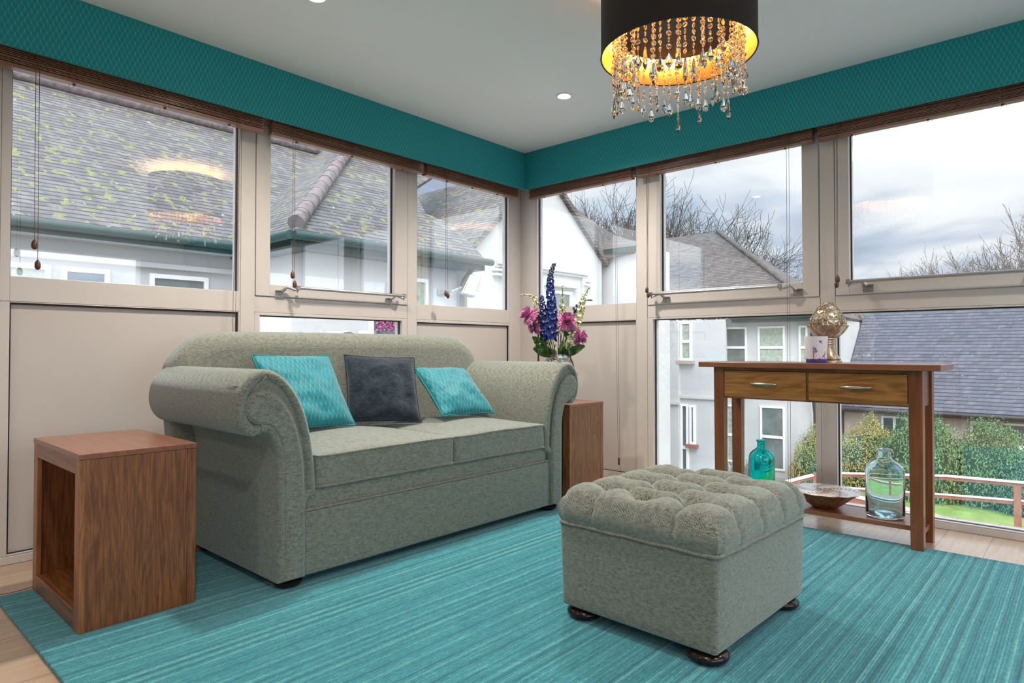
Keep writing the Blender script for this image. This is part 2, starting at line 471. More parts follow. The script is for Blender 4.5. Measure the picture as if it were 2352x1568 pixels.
def glazing(n, T, outer, glass, sash=False, low=False, opaque=False, sashz=None, pane=True):
    """n: window number; T maps (a0,a1,z0,z1,d0,d1) to a box; outer/glass: (a0,a1,z0,z1)"""
    o0, o1, oz0, oz1 = outer; g0, g1, gz0, gz1 = glass
    fr = MB()
    e = .004
    if sash:
        s0, s1, sz0, sz1 = sash
        # fixed frame around the sash, then the sash standing 4 mm proud of it
        for bx in ((o0, s0 - e, oz0, oz1), (s1 + e, o1, oz0, oz1), (s0 - e, s1 + e, oz0, sz0 - e)):
            if bx[1] - bx[0] > .003 and bx[3] - bx[2] > .003: fr.box(*T(*bx, .003, D))
        fo = struct('window_%d' % n, fr, M_frame, bevel=.002)
        sb = MB()
        for bx in ((s0, g0, sz0, sz1), (g1, s1, sz0, sz1), (g0, g1, sz0, gz0), (g0, g1, gz1, sz1)):
            sb.box(*T(*bx, -.004, D - .01))
        so_ = obj('sash', sb, M_frame, fo, bevel=.003)
        host = so_
    else:
        for bx in ((o0, g0, oz0, oz1), (g1, o1, oz0, oz1), (g0, g1, oz0, gz0), (g0, g1, gz1, oz1)):
            if bx[1] - bx[0] > .002 and bx[3] - bx[2] > .002: fr.box(*T(*bx, .002, D))
        fo = struct('window_%d' % n, fr, M_frame, bevel=.002)
        host = fo
    # black gasket then white bead just inside the glass edge
    gk = MB()
    q = .006
    for bx in ((g0, g0 + q, gz0, gz1), (g1 - q, g1, gz0, gz1), (g0 + q, g1 - q, gz1 - q, gz1), (g0 + q, g1 - q, gz0, gz0 + q * .4)):
        gk.box(*T(*bx, .028, .036))
    obj('gasket', gk, M_gasket, host)
    bd = MB()
    for bx in ((g0, g0 + .005, gz0, gz1), (g1 - .005, g1, gz0, gz1), (g0, g1, gz0, gz0 + .004)):
        bd.box(*T(*bx, .044, .07))
    obj('glazing_bead', bd, M_bead, host)
    obj('pane', MB().box(*T(g0, g1, gz0, gz1, .036, .042)), M_pane, host)
    return fo
TOP = 2.128
glazing(1, L_, (.566, 1.584, 1.10, TOP), (.600, 1.577, 1.206, TOP - .03))
glazing(2, L_, (1.665, 2.711, 1.10, TOP), (1.749, 2.604, 1.256, TOP - .03), sash=(1.667, 2.708, 1.190, TOP - .001))
glazing(3, L_, (2.791, 3.721, 1.10, TOP), (2.795, 3.716, 1.201, TOP - .03))
glazing(4, L_, (1.665, 2.711, .035, 1.099), (1.693, 2.669, .07, 1.084))
glazing(5, R_, (2.317, 3.211, 1.10, TOP), (2.320, 3.206, 1.216, TOP - .03))
glazing(6, R_, (1.134, 2.234, 1.11, TOP), (1.228, 2.135, 1.282, TOP - .03), sash=(1.140, 2.229, 1.195, TOP - .001))
glazing(7, R_, (.017, 1.055, 1.11, TOP), (.080, .982, 1.272, TOP - .03), sash=(.020, 1.052, 1.195, TOP - .001))
glazing(8, R_, (1.134, 2.234, .035, 1.109), (1.164, 2.192, .05, 1.098))
glazing(9, R_, (.017, 1.055, .035, 1.109), (.045, 1.053, .04, 1.101))
glazing(10, R_, (-1.099, -.061, .035, TOP), (-1.07, -.09, .05, TOP - .03))

def infill(nm, T, a0, a1, z0, z1):
    o = struct(nm, MB().box(*T(a0, a1, z0, z1, .022, .05)), M_panel)
    g = MB(); q = .006  # gasket strips also draw the black shadow line along the panel top
    for bx in ((a0, a0 + q, z0, z1), (a1 - q, a1, z0, z1), (a0 + q, a1 - q, z1 - q * 1.2, z1), (a0 + q, a1 - q, z0, z0 + q * .6)):
        g.box(*T(*bx, .012, .022))
    obj('gasket', g, M_gasket, o)
    return o
def panel_frame(nm, T, outer, inner):
    fr = MB(); o0, o1, oz0, oz1 = outer; g0, g1, gz0, gz1 = inner
    for bx in ((o0, g0, oz0, oz1), (g1, o1, oz0, oz1), (g0, g1, oz0, gz0), (g0, g1, gz1, oz1)):
        if bx[1] - bx[0] > .002 and bx[3] - bx[2] > .002: fr.box(*T(*bx, .002, D))
    return struct(nm, fr, M_frame, bevel=.002)
panel_frame('trim_1', L_, (.566, 1.584, .035, 1.099), (.601, 1.575, .042, 1.095)); infill('trim_2', L_, .601, 1.575, .042, 1.095)
panel_frame('trim_3', L_, (2.791, 3.721, .035, 1.099), (2.795, 3.716, .042, 1.080)); infill('trim_4', L_, 2.795, 3.716, .042, 1.080)
panel_frame('trim_5', R_, (2.317, 3.211, .035, 1.099), (2.324, 3.206, .042, 1.096)); infill('trim_6', R_, 2.324, 3.206, .042, 1.096)

# rug
rg = MB(); rg.box(.492, 3.392, -2.2, 2.93, 0.0005, .012)
tag(obj('rug', rg, M_rug, bevel=.004), 'large striped teal rug with a ribbed pile under the sofa and footstool', 'rug')

# ================================================================ PELMETS AND BLINDS
pm = MB(); pm.slab([(XB + .02, 3.222, 2.12), (3.727, 3.222, 2.12), (3.745, 3.240, 2.12), (XB + .02, 3.240, 2.12)], (0, 0, CH - 2.12 - .001))
tag(obj('pelmet', pm, M_pelmet), 'teal patterned fabric pelmet above the blinds on the sofa wall', 'pelmet')
pm = MB(); pm.slab([(3.727, 3.2215, 2.12), (3.727, -2.9, 2.12), (3.745, -2.9, 2.12), (3.745, 3.2395, 2.12)], (0, 0, CH - 2.12 - .001))
tag(obj('pelmet', pm, M_pelmet), 'teal patterned fabric pelmet above the blinds behind the console table', 'pelmet')

def acorn(mb, x, y, z, s=1.0):
    prof = [(0, -.034), (.006, -.033), (.0105, -.026), (.0115, -.014), (.0095, -.004), (.0055, .003), (.0025, .008), (0, .009)]
    return mb.lathe([(r * s, zz * s) for r, zz in prof], 12, (x, y, z))
random.seed(4)
def blind(axis, a0, a1, label, tapes, cords, zb=2.052):
    """cords: list of (position, list of (z_end, kind))"""
    dep = (3.262, 3.312) if axis == 'x' else (3.767, 3.817)
    mid = (dep[0] + dep[1]) / 2
    root = thing('venetian_blind', label, 'blind', ((a0 + a1) / 2, mid, zb) if axis == 'x' else (mid, (a0 + a1) / 2, zb), 'raised wooden venetian blinds')
    mt = M_blind if axis == 'x' else M_blind2
    def bx(mb, p0, p1, d0, d1, z0, z1):
        return mb.box(p0, p1, d0, d1, z0, z1) if axis == 'x' else mb.box(d0, d1, p0, p1, z0, z1)
    s = MB(); z = zb + .019
    while z < 2.20:
        j = random.uniform(-.004, .004); j2 = random.uniform(-.003, .003)
        bx(s, a0 + .002 + j2 * .6, a1 - .002 + j2, dep[0] + j, dep[1] + j, z, z + .0032); z += .0068
    obj('slats', s, mt, root)
    obj('bottom_rail', bx(MB(), a0, a1, dep[0], dep[1], zb, zb + .016), mt, root, bevel=.004)
    obj('headrail', bx(MB(), a0, a1, dep[0], dep[1], 2.215, 2.27), mt, root)
    for tp in tapes:
        l = MB()
        for dd in (dep[0] - .0065, dep[1] + .0065):
            for off in (-.009, .009):
                pts = []
                zz = zb - .002; k = 0
                while zz < 2.21:
                    w_ = off + (.004 if k % 2 else -.004)
                    pts.append((tp + w_, dd, zz) if axis == 'x' else (dd, tp + w_, zz)); zz += .012; k += 1
                l.tube(pts, .0011, 5)
        obj('ladder_cord', l, mt, root)
        kn = MB(); kn.lathe([(0, 0), (.006, .001), (.007, .006), (0, .007)], 10, (tp, mid, zb - .0068) if axis == 'x' else (mid, tp, zb - .0068))
        obj('cord_stopper', kn, M_tassel, root)
    for cp, z1, drift in cords:
        d_ = dep[0] - .013
        n = 10
        pts = []
        for i in range(n + 1):
            u = i / n; zz = 2.20 + (z1 - 2.20) * u
            a = cp + drift * u
            pts.append((a, d_ + .002 * sin(u * 3), zz) if axis == 'x' else (d_ + .002 * sin(u * 3), a, zz))
        c_ = obj('pull_cord', MB().tube(pts, .0011, 6), M_cord, root)
        tz = z1; tx = pts[-1]
        obj('tassel', acorn(MB(), tx[0], tx[1], tz + .0, 1.0), M_tassel, c_, smooth=60)
    return root
blind('x', -.30, 1.655, 'raised brown wooden blind at the far left end of the sofa wall', (.80, 1.17, 1.48), ((.655, 1.345, .003), (.668, 1.262, .002)))
blind('x', 1.70, 2.755, 'raised brown wooden blind over the opening window behind the sofa', (1.86, 2.22, 2.60), ((1.817, 1.318, .0), (1.828, 1.268, .002)))
blind('x', 2.785, 3.705, 'raised brown wooden blind left of the room corner, on the sofa wall', (2.99, 3.23, 3.49), ((2.943, 1.288, .0), (2.945, 1.276, .018)))
blind('y', 2.305, 3.215, 'raised brown wooden blind right of the room corner, on the console wall', (2.55, 2.90, 3.08), ())
blind('y', 1.145, 2.265, 'raised brown wooden blind over the right-hand wall, above the left half of the console', (1.30, 1.72, 2.12), ((2.166, 1.302, .014), (2.160, 1.270, .010)))
blind('y', .05, 1.118, 'raised brown wooden blind at the far right edge, over the sky-filled window', (.30, .60, .95), ((1.012, 1.290, .004), (1.016, 1.262, .006)))

# loop cords that tilt the slats, hanging far down
def loop_cord(p0, p1, label, weight=True, sag=0):
    """p0 top, p1 bottom"""
    root = thing('tilt_cord', label, 'cord', tuple(p1), 'blind tilt cords')
    ax = Vector((1, 0, 0)) if abs(p0[1] - 3.25) < .1 else Vector((0, 1, 0))
    for s_ in (-1, 1):
        pts = [Vector(p0).lerp(Vector(p1), i / 12) + ax * (s_ * .007 * (1 if i < 12 else .2)) for i in range(13)]
        obj('strand', MB().tube(pts, .0010, 6), M_cord, root)
    if weight:
        b = Vector(p1)
        obj('toggle', MB().lathe([(.008, -.045), (.0085, -.04), (.0075, 0), (.005, .003)], 14, tuple(b + Vector((0, 0, -.004)))), M_tassel, root, smooth=50)
        pts = catmull([b + Vector((0, 0, -.048)), b + Vector((.004, -.012, -.08)), b + Vector((.002, -.012, -.115)), Vector((b.x - .02, b.y + .03, .005)), Vector((b.x - .05, b.y + .16, .004))], 6, False)
        obj('tail', MB().tube(pts, .0010, 6), M_cord, root)
    return root
loop_cord((1.515, 3.252, 2.15), (1.490, 3.25, .72), 'thin brown tilt cord hanging in front of the cream panel behind the sofa, left')
loop_cord((3.752, 3.205, 2.15), (3.752, 3.205, .62), 'thin brown cord hanging down beside the room corner post') if False else None
loop_cord((3.742, 2.418, 2.15), (3.742, 2.392, .165), 'thin brown tilt cord with wooden toggle hanging beside the far side table')
loop_cord((3.742, 1.269, 2.15), (3.742, 1.272, .05), 'thin brown cord hanging to the floor behind the console table')
# acorn that lies on the floor at the rug edge
t_ = thing('cord_tassel', 'dark wooden cord tassel lying on the floor beside the near side table', 'tassel', (.47, 2.955, 0))
obj('acorn', acorn(MB(), 0, 0, 0, 1.15).__class__().lathe([(0, -.019), (.007, -.018), (.012, -.008), (.0125, .004), (.008, .014), (.003, .020), (0, .021)], 14, M=Matrix.Translation((.47, 2.955, .0125)) @ Matrix.Rotation(radians(90), 4, 'Y')), M_foot, t_, smooth=60)
obj('string', MB().tube(catmull([(.492, 2.955, .0125), (.53, 2.962, .006), (.57, 2.97, .004), (.62, 2.985, .003)], 6, False), .0012, 6), M_cord, t_)

# window openers: brackets, links and torque bar
def opener(axis, a0, a1, z, dirn, label):
    fx = (YW if axis == 'x' else XW) - .004
    root = thing('window_opener', label, 'window opener', ((a0 + a1) / 2, fx, z) if axis == 'x' else (fx, (a0 + a1) / 2, z), 'aluminium window opening bars')
    def P(a, d, zz): return (a, fx - d, zz) if axis == 'x' else (fx - d, a, zz)
    def BX(mb, p0, p1, d0, d1, z0, z1):
        return mb.box(p0, p1, fx - d1, fx - d0, z0, z1) if axis == 'x' else mb.box(fx - d1, fx - d0, p0, p1, z0, z1)
    obj('torque_bar', MB().tube([P(a0, .052, z), P(a1, .052, z)], .0095, 14), M_steel, root, smooth=60)
    for e in (a0, a1):
        cap = MB(); BX(cap, e - .010, e + .010, .040, .064, z - .014, z + .014)
        obj('end_cap', cap, M_zinc, root, bevel=.002)
    for k, e in ((0, a0), (1, a1)):
        bp = e + dirn[k] * .085
        br = MB(); BX(br, bp - .026, bp + .026, 0.0, .003, z - .058, z - .020); BX(br, bp - .026, bp + .026, .0, .024, z - .022, z - .018)
        b_ = obj('bracket', br, M_zinc, root, bevel=.001)
        for q in (-.015, .015):
            obj('screw', MB().tube([P(bp + q, .003, z - .046), P(bp + q, .0055, z - .046)], .0045, 10), M_steel, b_)
        ln = MB(); ln.tube([P(bp + dirn[k] * -.004, .016, z - .022), P(bp - dirn[k] * .03, .036, z + .002), P(e + dirn[k] * .014, .056, z - .016)], [.009, .010, .007], 8)
        obj('link_arm', ln, M_steel, root, smooth=50)
        nb = MB(); nb.tube([P(e + dirn[k] * .004, .052, z - .028), P(e + dirn[k] * .004, .052, z - .008)], .005, 10)
        obj('pivot', nb, M_zinc, root, smooth=60)
    return root
opener('x', 1.888, 2.640, 1.243, (-1, -1), 'aluminium opening bar on the window behind the sofa')
opener('y', 1.337, 2.172, 1.262, (-1, -1), 'aluminium opening bar on the window above the left half of the console')
opener('y', .12, .975, 1.262, (1, -1), 'aluminium opening bar on the rightmost window, under the cloudy sky')

# ================================================================ CEILING LIGHTS
M_led = emis('downlight lens', (1, .80, .58), 26)
def downlight(x, y, label, e=9):
    r = thing('downlight', label, 'ceiling light', (x, y, CH), 'recessed ceiling downlights')
    ring = MB().lathe([(.048, -.0005), (.048, -.004), (.040, -.006), (.034, -.003), (.034, -.0005)], 32, (x, y, CH))
    obj('trim_ring', ring, M_white, r, smooth=40)
    obj('lens', MB().lathe([(0, -.0035), (.033, -.0035), (.033, -.0008), (0, -.0008)], 24, (x, y, CH)), M_led, r)
    ld = bpy.data.lights.new('downlight_lamp', 'SPOT'); ld.energy = e * 10.2; ld.spot_size = radians(150); ld.spot_blend = 1; ld.color = (1, .90, .78); ld.shadow_soft_size = .05
    lo = bpy.data.objects.new('downlight_lamp', ld); COL.objects.link(lo); lo.parent = r; lo.location = (0, 0, -.03)
downlight(3.033, 2.312, 'small round recessed downlight on the ceiling left of the chandelier')
downlight(1.465, 2.44, 'recessed downlight at the very top of the photo, on the ceiling left of centre')
for i, (x, y) in enumerate(((3.05, -.3), (.2, .6), (-1.3, 2.3), (-1.3, -.6), (1.4, -1.2))):  # unseen downlights, added to fill the room with light
    downlight(x, y, ('added recessed fill downlight on the ceiling behind the camera, near the console wall', 'added recessed fill downlight on the ceiling right above the camera', 'added recessed fill downlight on the ceiling far left of the camera',
                     'added recessed fill downlight on the ceiling at the back left of the room', 'added recessed fill downlight on the ceiling in the middle of the back of the room')[i], 4.2)
# ================================================================ SOFA
SX = 2.028                                # centre line of the sofa
sofa = thing('sofa', 'two-seat scroll-arm sofa in grey-green herringbone tweed, facing the camera', 'sofa', (SX, 2.65, 0))
YF, YBK = 2.20, 3.06
armL = [(1.186, .045), (1.184, .25), (1.183, .42), (1.182, .50), (1.165, .565), (1.140, .600), (1.112, .597), (1.083, .590), (1.052, .615), (1.032, .660),
        (1.030, .710), (1.045, .765), (1.080, .808), (1.125, .826), (1.180, .812), (1.235, .762), (1.278, .690), (1.308, .600), (1.326, .500), (1.336, .395), (1.334, .35), (1.300, .325), (1.293, .20), (1.293, .045)]
def mirror(p): return [(2 * SX - x, z) for x, z in reversed(p)]
def arm_mesh(pts):
    c = catmull([(x, z, 0) for x, z in pts[:]], 4, True)
    return [(q.x, q.y) for q in c]
# keep the two bottom corners crisp
def arm_outline(side):
    c = catmull([(x, z, 0) for x, z in armL], 5, False)
    o = [(q.x, q.y) for q in c]
    return o if side < 0 else [(2 * SX - x, z) for x, z in reversed(o)]
def shrink(poly, d):
    n = len(poly); out = []
    A = sum(poly[i][0] * poly[(i + 1) % n][1] - poly[(i + 1) % n][0] * poly[i][1] for i in range(n))
    sg = 1 if A > 0 else -1
    for i in range(n):
        a = Vector(poly[i - 1]); b = Vector(poly[i]); c = Vector(poly[(i + 1) % n])
        t1 = (b - a); t2 = (c - b)
        nn = Vector((-(t1.y), t1.x)).normalized() + Vector((-(t2.y), t2.x)).normalized() if t1.length > 1e-7 and t2.length > 1e-7 else Vector((0, 0))
        if nn.length > 1e-6: nn.normalize()
        q = b + nn * d * sg
        out.append((q.x, q.y))
    return out
def puffed(mb, poly, y0, y1, r, segs=4, recess=False):
    """extrude outline along y with rolled edges at y0 (front, the small value) and y1; recess sinks the front middle"""
    n = len(poly); rings = []
    if recess:
        rings.append((shrink(poly, r + .016), y0 + .016)); rings.append((shrink(poly, r + .010), y0 + .006))
    for k in range(segs, -1, -1) if False else range(segs + 1):
        a = pi / 2 * (segs - k) / segs if True else 0
        rings.append((shrink(poly, r * (1 - cos(a))) if False else shrink(poly, r * (1 - sin(pi / 2 * k / segs))), y0 + r * (1 - cos(pi / 2 * k / segs))))
    for k in range(segs, -1, -1):
        a = pi / 2 * k / segs
        rings.append((shrink(poly, r * (1 - sin(a))), y1 - r * (1 - cos(a))))
    vs = []; fs = []
    for pl, y in rings:
        for p in pl: vs.append((p[0], y, p[1]))
    for j in range(len(rings) - 1):
        for i in range(n):
            i2 = (i + 1) % n
            fs.append((j * n + i, j * n + i2, (j + 1) * n + i2, (j + 1) * n + i))
    mb.add(vs, fs)
    for pl, y in (rings[0], rings[-1]):
        cv, _, cf, _, _, _ = delaunay_2d_cdt([Vector(p) for p in pl], [], [list(range(n))], 1, 1e-6)
        mb.add([(v.x, y, v.y) for v in cv], [tuple(f_) for f_ in cf])
    return mb
# inner facing panel of each arm (scroll disc running down into the stem)
faceL = [(1.205, .05), (1.205, .25), (1.204, .42), (1.200, .50), (1.188, .565), (1.168, .605), (1.145, .628), (1.118, .632), (1.088, .640), (1.066, .662), (1.058, .692), (1.066, .722), (1.088, .745),
         (1.118, .752), (1.155, .742), (1.195, .708), (1.232, .650), (1.258, .580), (1.275, .500), (1.283, .40), (1.286, .25), (1.286, .05)]
def disp(poly, s):
    return poly if s < 0 else [(2 * SX - x, z) for x, z in reversed(poly)]
for s in (-1, 1):
    out = arm_outline(s)
    a = obj('arm', puffed(MB(), out, YF, YBK, .020, recess=True), M_tweed, sofa, smooth=50)
    fc = [(q.x, q.y) for q in catmull([(x, z, 0) for x, z in faceL], 4, False)]
    fc = disp(fc, s)
    fb = MB(); puffed(fb, fc, YF - .006, YF + .03, .012)
    fo = obj('arm_facing', fb, M_tweed, sofa, smooth=50)
    # crease piping around the facing
    pf = disp([(q.x, q.y) for q in catmull([(x, z, 0) for x, z in faceL], 4, False)], s)
    obj('piping', MB().tube([(x, YF + .004, z) for x, z in pf], .0030, 6), M_tweed_pipe, fo, smooth=60)
    # gathered pleats where the cover is pulled over the scroll, and the closing seam under the curl
    pl = MB()
    def mx(x): return x if s < 0 else 2 * SX - x
    for (xa, za, ya), (xb, zb_, yb) in (((1.155, .824, 2.235), (1.100, .765, 2.197)), ((1.045, .770, 2.27), (1.058, .742, 2.198)), ((1.050, .612, 2.25), (1.072, .650, 2.197))):
        pts = catmull([(mx(xa), ya + .05, za - .002), (mx(xa), ya, za), (mx((xa + xb) / 2), yb + .002, (za + zb_) / 2 + .006), (mx(xb), yb, zb_)], 5, False)
        pl.tube(pts, [.0004 + .0014 * sin(pi * i / (len(pts) - 1)) for i in range(len(pts))], 6)
    pl.tube([(mx(1.110), 2.193, .632), (mx(1.116), 2.194, .610), (mx(1.112), 2.21, .596), (mx(1.112), 2.30, .594)], .0028, 6)
    obj('pleat_seam', pl, M_tweed, a, smooth=60)
# back with rounded shoulders
bk = [(1.16, .05), (1.13, .30), (1.10, .62), (1.092, .76), (1.105, .84), (1.150, .905), (1.225, .955), (1.33, .978), (1.60, .984), (SX, .985)]
bkf = bk + [(2 * SX - x, z) for x, z in reversed(bk[:-1])]
poly = [(q.x, q.y) for q in catmull([(x, z, 0) for x, z in bkf], 4, False)]
bb = MB(); puffed(bb, poly, 2.930, 3.150, .080, 7)
obj('back', bb, M_tweed, sofa, smooth=50)
pts = catmull([(SX, 3.07, .988), (SX, 3.01, .988), (SX, 2.98, .978), (SX, 2.948, .95), (SX, 2.932, .89), (SX, 2.928, .75), (SX, 2.928, .55)], 5, False)
obj('back_seam', MB().tube(pts, .0045, 7), M_tweed_pipe, sofa, smooth=60)
# base, seat deck and cushions
def bowfront(p): return p
obj('front_rail', MB().rbox(1.292, 2 * SX - 1.292, YF + .012, YBK, .045, .288, .012, 10), M_tweed, sofa, smooth=50)
obj('seat_deck', MB().rbox(1.30, 2 * SX - 1.30, YF + .022, 2.95, .270, .372, .020, 10), M_tweed, sofa, smooth=50)
obj('rail_piping', MB().tube([(1.295, YF + .014, .291), (2 * SX - 1.295, YF + .014, .291)], .0045, 8), M_tweed_pipe, sofa, smooth=60)
cz0, cz1 = .366, .496
for k, (x0, x1) in enumerate(((1.337, SX + .028), (SX + .031, 2 * SX - 1.337))):
    def warp(p, x0=x0, x1=x1):
        u = (p.x - (x0 + x1) / 2) / ((x1 - x0) / 2)
        p.z += .004 * mnoise.noise(Vector((p.x * 5, p.y * 5, p.z * 3)))
        p.y += .006 * mnoise.noise(Vector((p.x * 4, 0, p.z * 9))) if p.y < 2.3 else 0
        return p
    c = obj('seat_cushion', MB().rbox(x0, x1, YF + .008, 2.90, cz0, cz1, .016, 14, .034, fn=warp), M_tweed, sofa, smooth=60)
    pp = MB(); yf = YF + .010
    for z in (cz1 - .006, cz0 + .006):
        def zz(x, y):
            u = (x - (x0 + x1) / 2) / ((x1 - x0) / 2); v = (y - (YF + .008 + 2.90) / 2) / ((2.90 - YF - .008) / 2)
            return z + .004 * mnoise.noise(Vector((x * 5, y * 5, z * 3)))
        pts = [(x0 + .004, 2.6 - (2.6 - yf - .01) * i / 6, zz(x0, 2.4)) for i in range(7)] + \
              [(x0 + .008 + (x1 - x0 - .016) * i / 16, yf - .001 + .006 * mnoise.noise(Vector((4 * (x0 + (x1 - x0) * i / 16), 0, z * 9))), zz(x0 + (x1 - x0) * i / 16, yf)) for i in range(17)] + \
              [(x1 - .004, yf + .01 + (2.6 - yf - .01) * i / 6, zz(x1, 2.4)) for i in range(7)]
        pp.tube(pts, .0050, 7)
    obj('cushion_piping', pp, M_tweed_pipe, c, smooth=60)
for x, y in ((1.252, 2.262), (2 * SX - 1.252, 2.262), (1.25, 2.93), (2 * SX - 1.25, 2.93)):
    zf = .0125
    obj('foot', MB().lathe([(.030, 0), (.046, .004), (.054, .014), (.054, .022), (.044, .030), (.036, .034), (.036, .046)], 28, (x, y, zf)), M_foot, sofa, smooth=50)

# ================================================================ SCATTER CUSHIONS
def pillow(name, label, S, T, loc, yaw, tilt, roll, mat, pmat, seed, lip=False, ears=.02):
    root = thing(name, label, 'cushion', loc)
    random.seed(seed)
    N = 30; vs = []; fs = []
    off = Vector((seed * 3.1, seed * 1.7, 0))
    def edge(u, v):
        # seam outline: slightly waisted sides with pulled corners
        x = u * S / 2 * (1 - .045 * (1 - v * v)); z = v * S / 2 * (1 - .045 * (1 - u * u))
        return x, z
    for side in (-1, 1):
        for j in range(N + 1):
            for i in range(N + 1):
                u = -1 + 2 * i / N; v = -1 + 2 * j / N
                x, z = edge(u, v)
                th = T / 2 * ((1 - abs(u) ** 2.4) * (1 - abs(v) ** 2.4)) ** .55
                cr = mnoise.noise(Vector((u * 2.2, v * 2.2, side)) + off) * .020 + .007 * mnoise.noise(Vector((u * 9, v * 9, side)) + off)
                rim = min(1, 4 * min(1 - abs(u), 1 - abs(v)))
                # radiating tucks near the seam
                tuck = .0035 * sin(u * 26 + seed) * max(0, 1 - 6 * (1 - abs(v))) + .0035 * sin(v * 26 + seed) * max(0, 1 - 6 * (1 - abs(u)))
                vs.append((x, side * (th + (cr + tuck) * rim), z))
    W_ = (N + 1) ** 2
    for j in range(N):
        for i in range(N):
            a = j * (N + 1) + i
            fs.append((a, a + 1, a + N + 2, a + N + 1)); fs.append((W_ + a, W_ + a + N + 1, W_ + a + N + 2, W_ + a + 1))
    me = MB().add(vs, fs)
    body = obj('cover', me, mat, root, smooth=180, local=True)
    bmw = body.modifiers.new('weld', 'WELD'); bmw.merge_threshold = .0005
    pts = []
    for k in range(4):
        for i in range(N):
            q = -1 + 2 * i / N
            u, v = ((q, -1), (1, q), (-q, 1), (-1, -q))[k]
            x, z = edge(u, v); pts.append((x, 0, z))
    obj('piping', MB().tube(pts, .0042, 7, True), pmat, root, smooth=60, local=True)
    if lip:
        l = MB()
        for s_ in (-1, 1):
            l.lathe([(.010, 0), (.030, .004), (.038, .010), (.034, .013), (.01, .009)], 20, M=Matrix.Translation((S / 2 - .002, s_ * .006 - .012, -S / 2 + .014)) @ Matrix.Rotation(radians(80 if s_ > 0 else 100), 4, 'X') @ Matrix.Diagonal((1, .45, .6, 1)), c=(0, 0, 0))
        obj('flap', l, pmat, root, smooth=60, local=True)
    Mx = Matrix.Rotation(yaw, 4, 'Z') @ Matrix.Rotation(tilt, 4, 'X') @ Matrix.Rotation(roll, 4, 'Y')
    root.rotation_euler = Mx.to_euler()
    return root
pillow('scatter_cushion', 'larger teal patterned cushion at the left end of the sofa', .405, .13, (1.600, 2.745, .704), .036, -.62, .022, M_teal, M_tealplain, 1)
pillow('scatter_cushion', 'dark navy chenille cushion in the middle of the sofa', .375, .13, (2.045, 2.745, .695), -.383, -.50, .052, M_navy, M_navy, 2)
pillow('scatter_cushion', 'teal patterned cushion leaning back at the right end of the sofa', .365, .12, (2.43, 2.615, .672), -.035, -.84, .033, M_teal, M_tealplain, 5)

# ================================================================ BUTTONED FOOTSTOOL
ott = thing('footstool', 'square deep-buttoned footstool in grey-green tweed on dark bun feet', 'footstool', (1.695, .769, 0))
OW, OD = .655, .560
BT = [(u, v) for v, us in ((.135, (.125, .285, .445, .605)), (.280, (.045, .205, .365, .525)), (.425, (.125, .285, .445, .605))) for u in us]
BT = [(u, v) for v, us in ((.135, (.13, .29, .45, .585)), (.280, (.21, .37, .53, .09)), (.425, (.13, .29, .45, .585))) for u in us]
lo = Vector((1.695, .769, 0))
def seg_d(p, a, b):
    ab = b - a; t_ = max(0, min(1, (p - a).dot(ab) / ab.length_squared)); return (p - a - ab * t_).length
SEG = []
BV = [Vector(b) for b in BT]
for i in range(len(BV)):
    for j in range(i + 1, len(BV)):
        dd = BV[i] - BV[j]
        if abs(dd.y) > .1 and abs(dd.x) < .13 and abs(dd.y) < .2: SEG.append((BV[i], BV[j]))
for b in BV:
    if abs(b.y - .135) < .01: SEG.append((b, Vector((b.x, -.05))))
    if abs(b.y - .425) < .01: SEG.append((b, Vector((b.x, OD + .05))))
for b in (Vector((.13, .135)), Vector((.13, .425))): SEG.append((b, Vector((-.05, b.y))))
for b in (Vector((.585, .135)), Vector((.585, .425))): SEG.append((b, Vector((OW + .05, b.y))))
NU, NV = 120, 104
vs = []; fs = []
def topz(u, v):
    p = Vector((u, v))
    db = min((p - b).length for b in BV)
    ds = min(seg_d(p, a, b) for a, b in SEG)
    z = .458 - .050 * math.exp(-(db / .024) ** 1.4) - .024 * math.exp(-(ds / .012) ** 1.1)
    z -= .026 * math.exp(-(db / .055) ** 2) + .012 * math.exp(-(ds / .032) ** 2) * math.exp(-(db / .075) ** 2)
    a_ = 0
    if db < .075:
        b = min(BV, key=lambda b: (p - b).length); an = atan2(p.y - b.y, p.x - b.x)
        z += .0028 * sin(an * 9 + b.x * 40) * math.exp(-((db - .035) / .022) ** 2)
    return z
R_e = .095
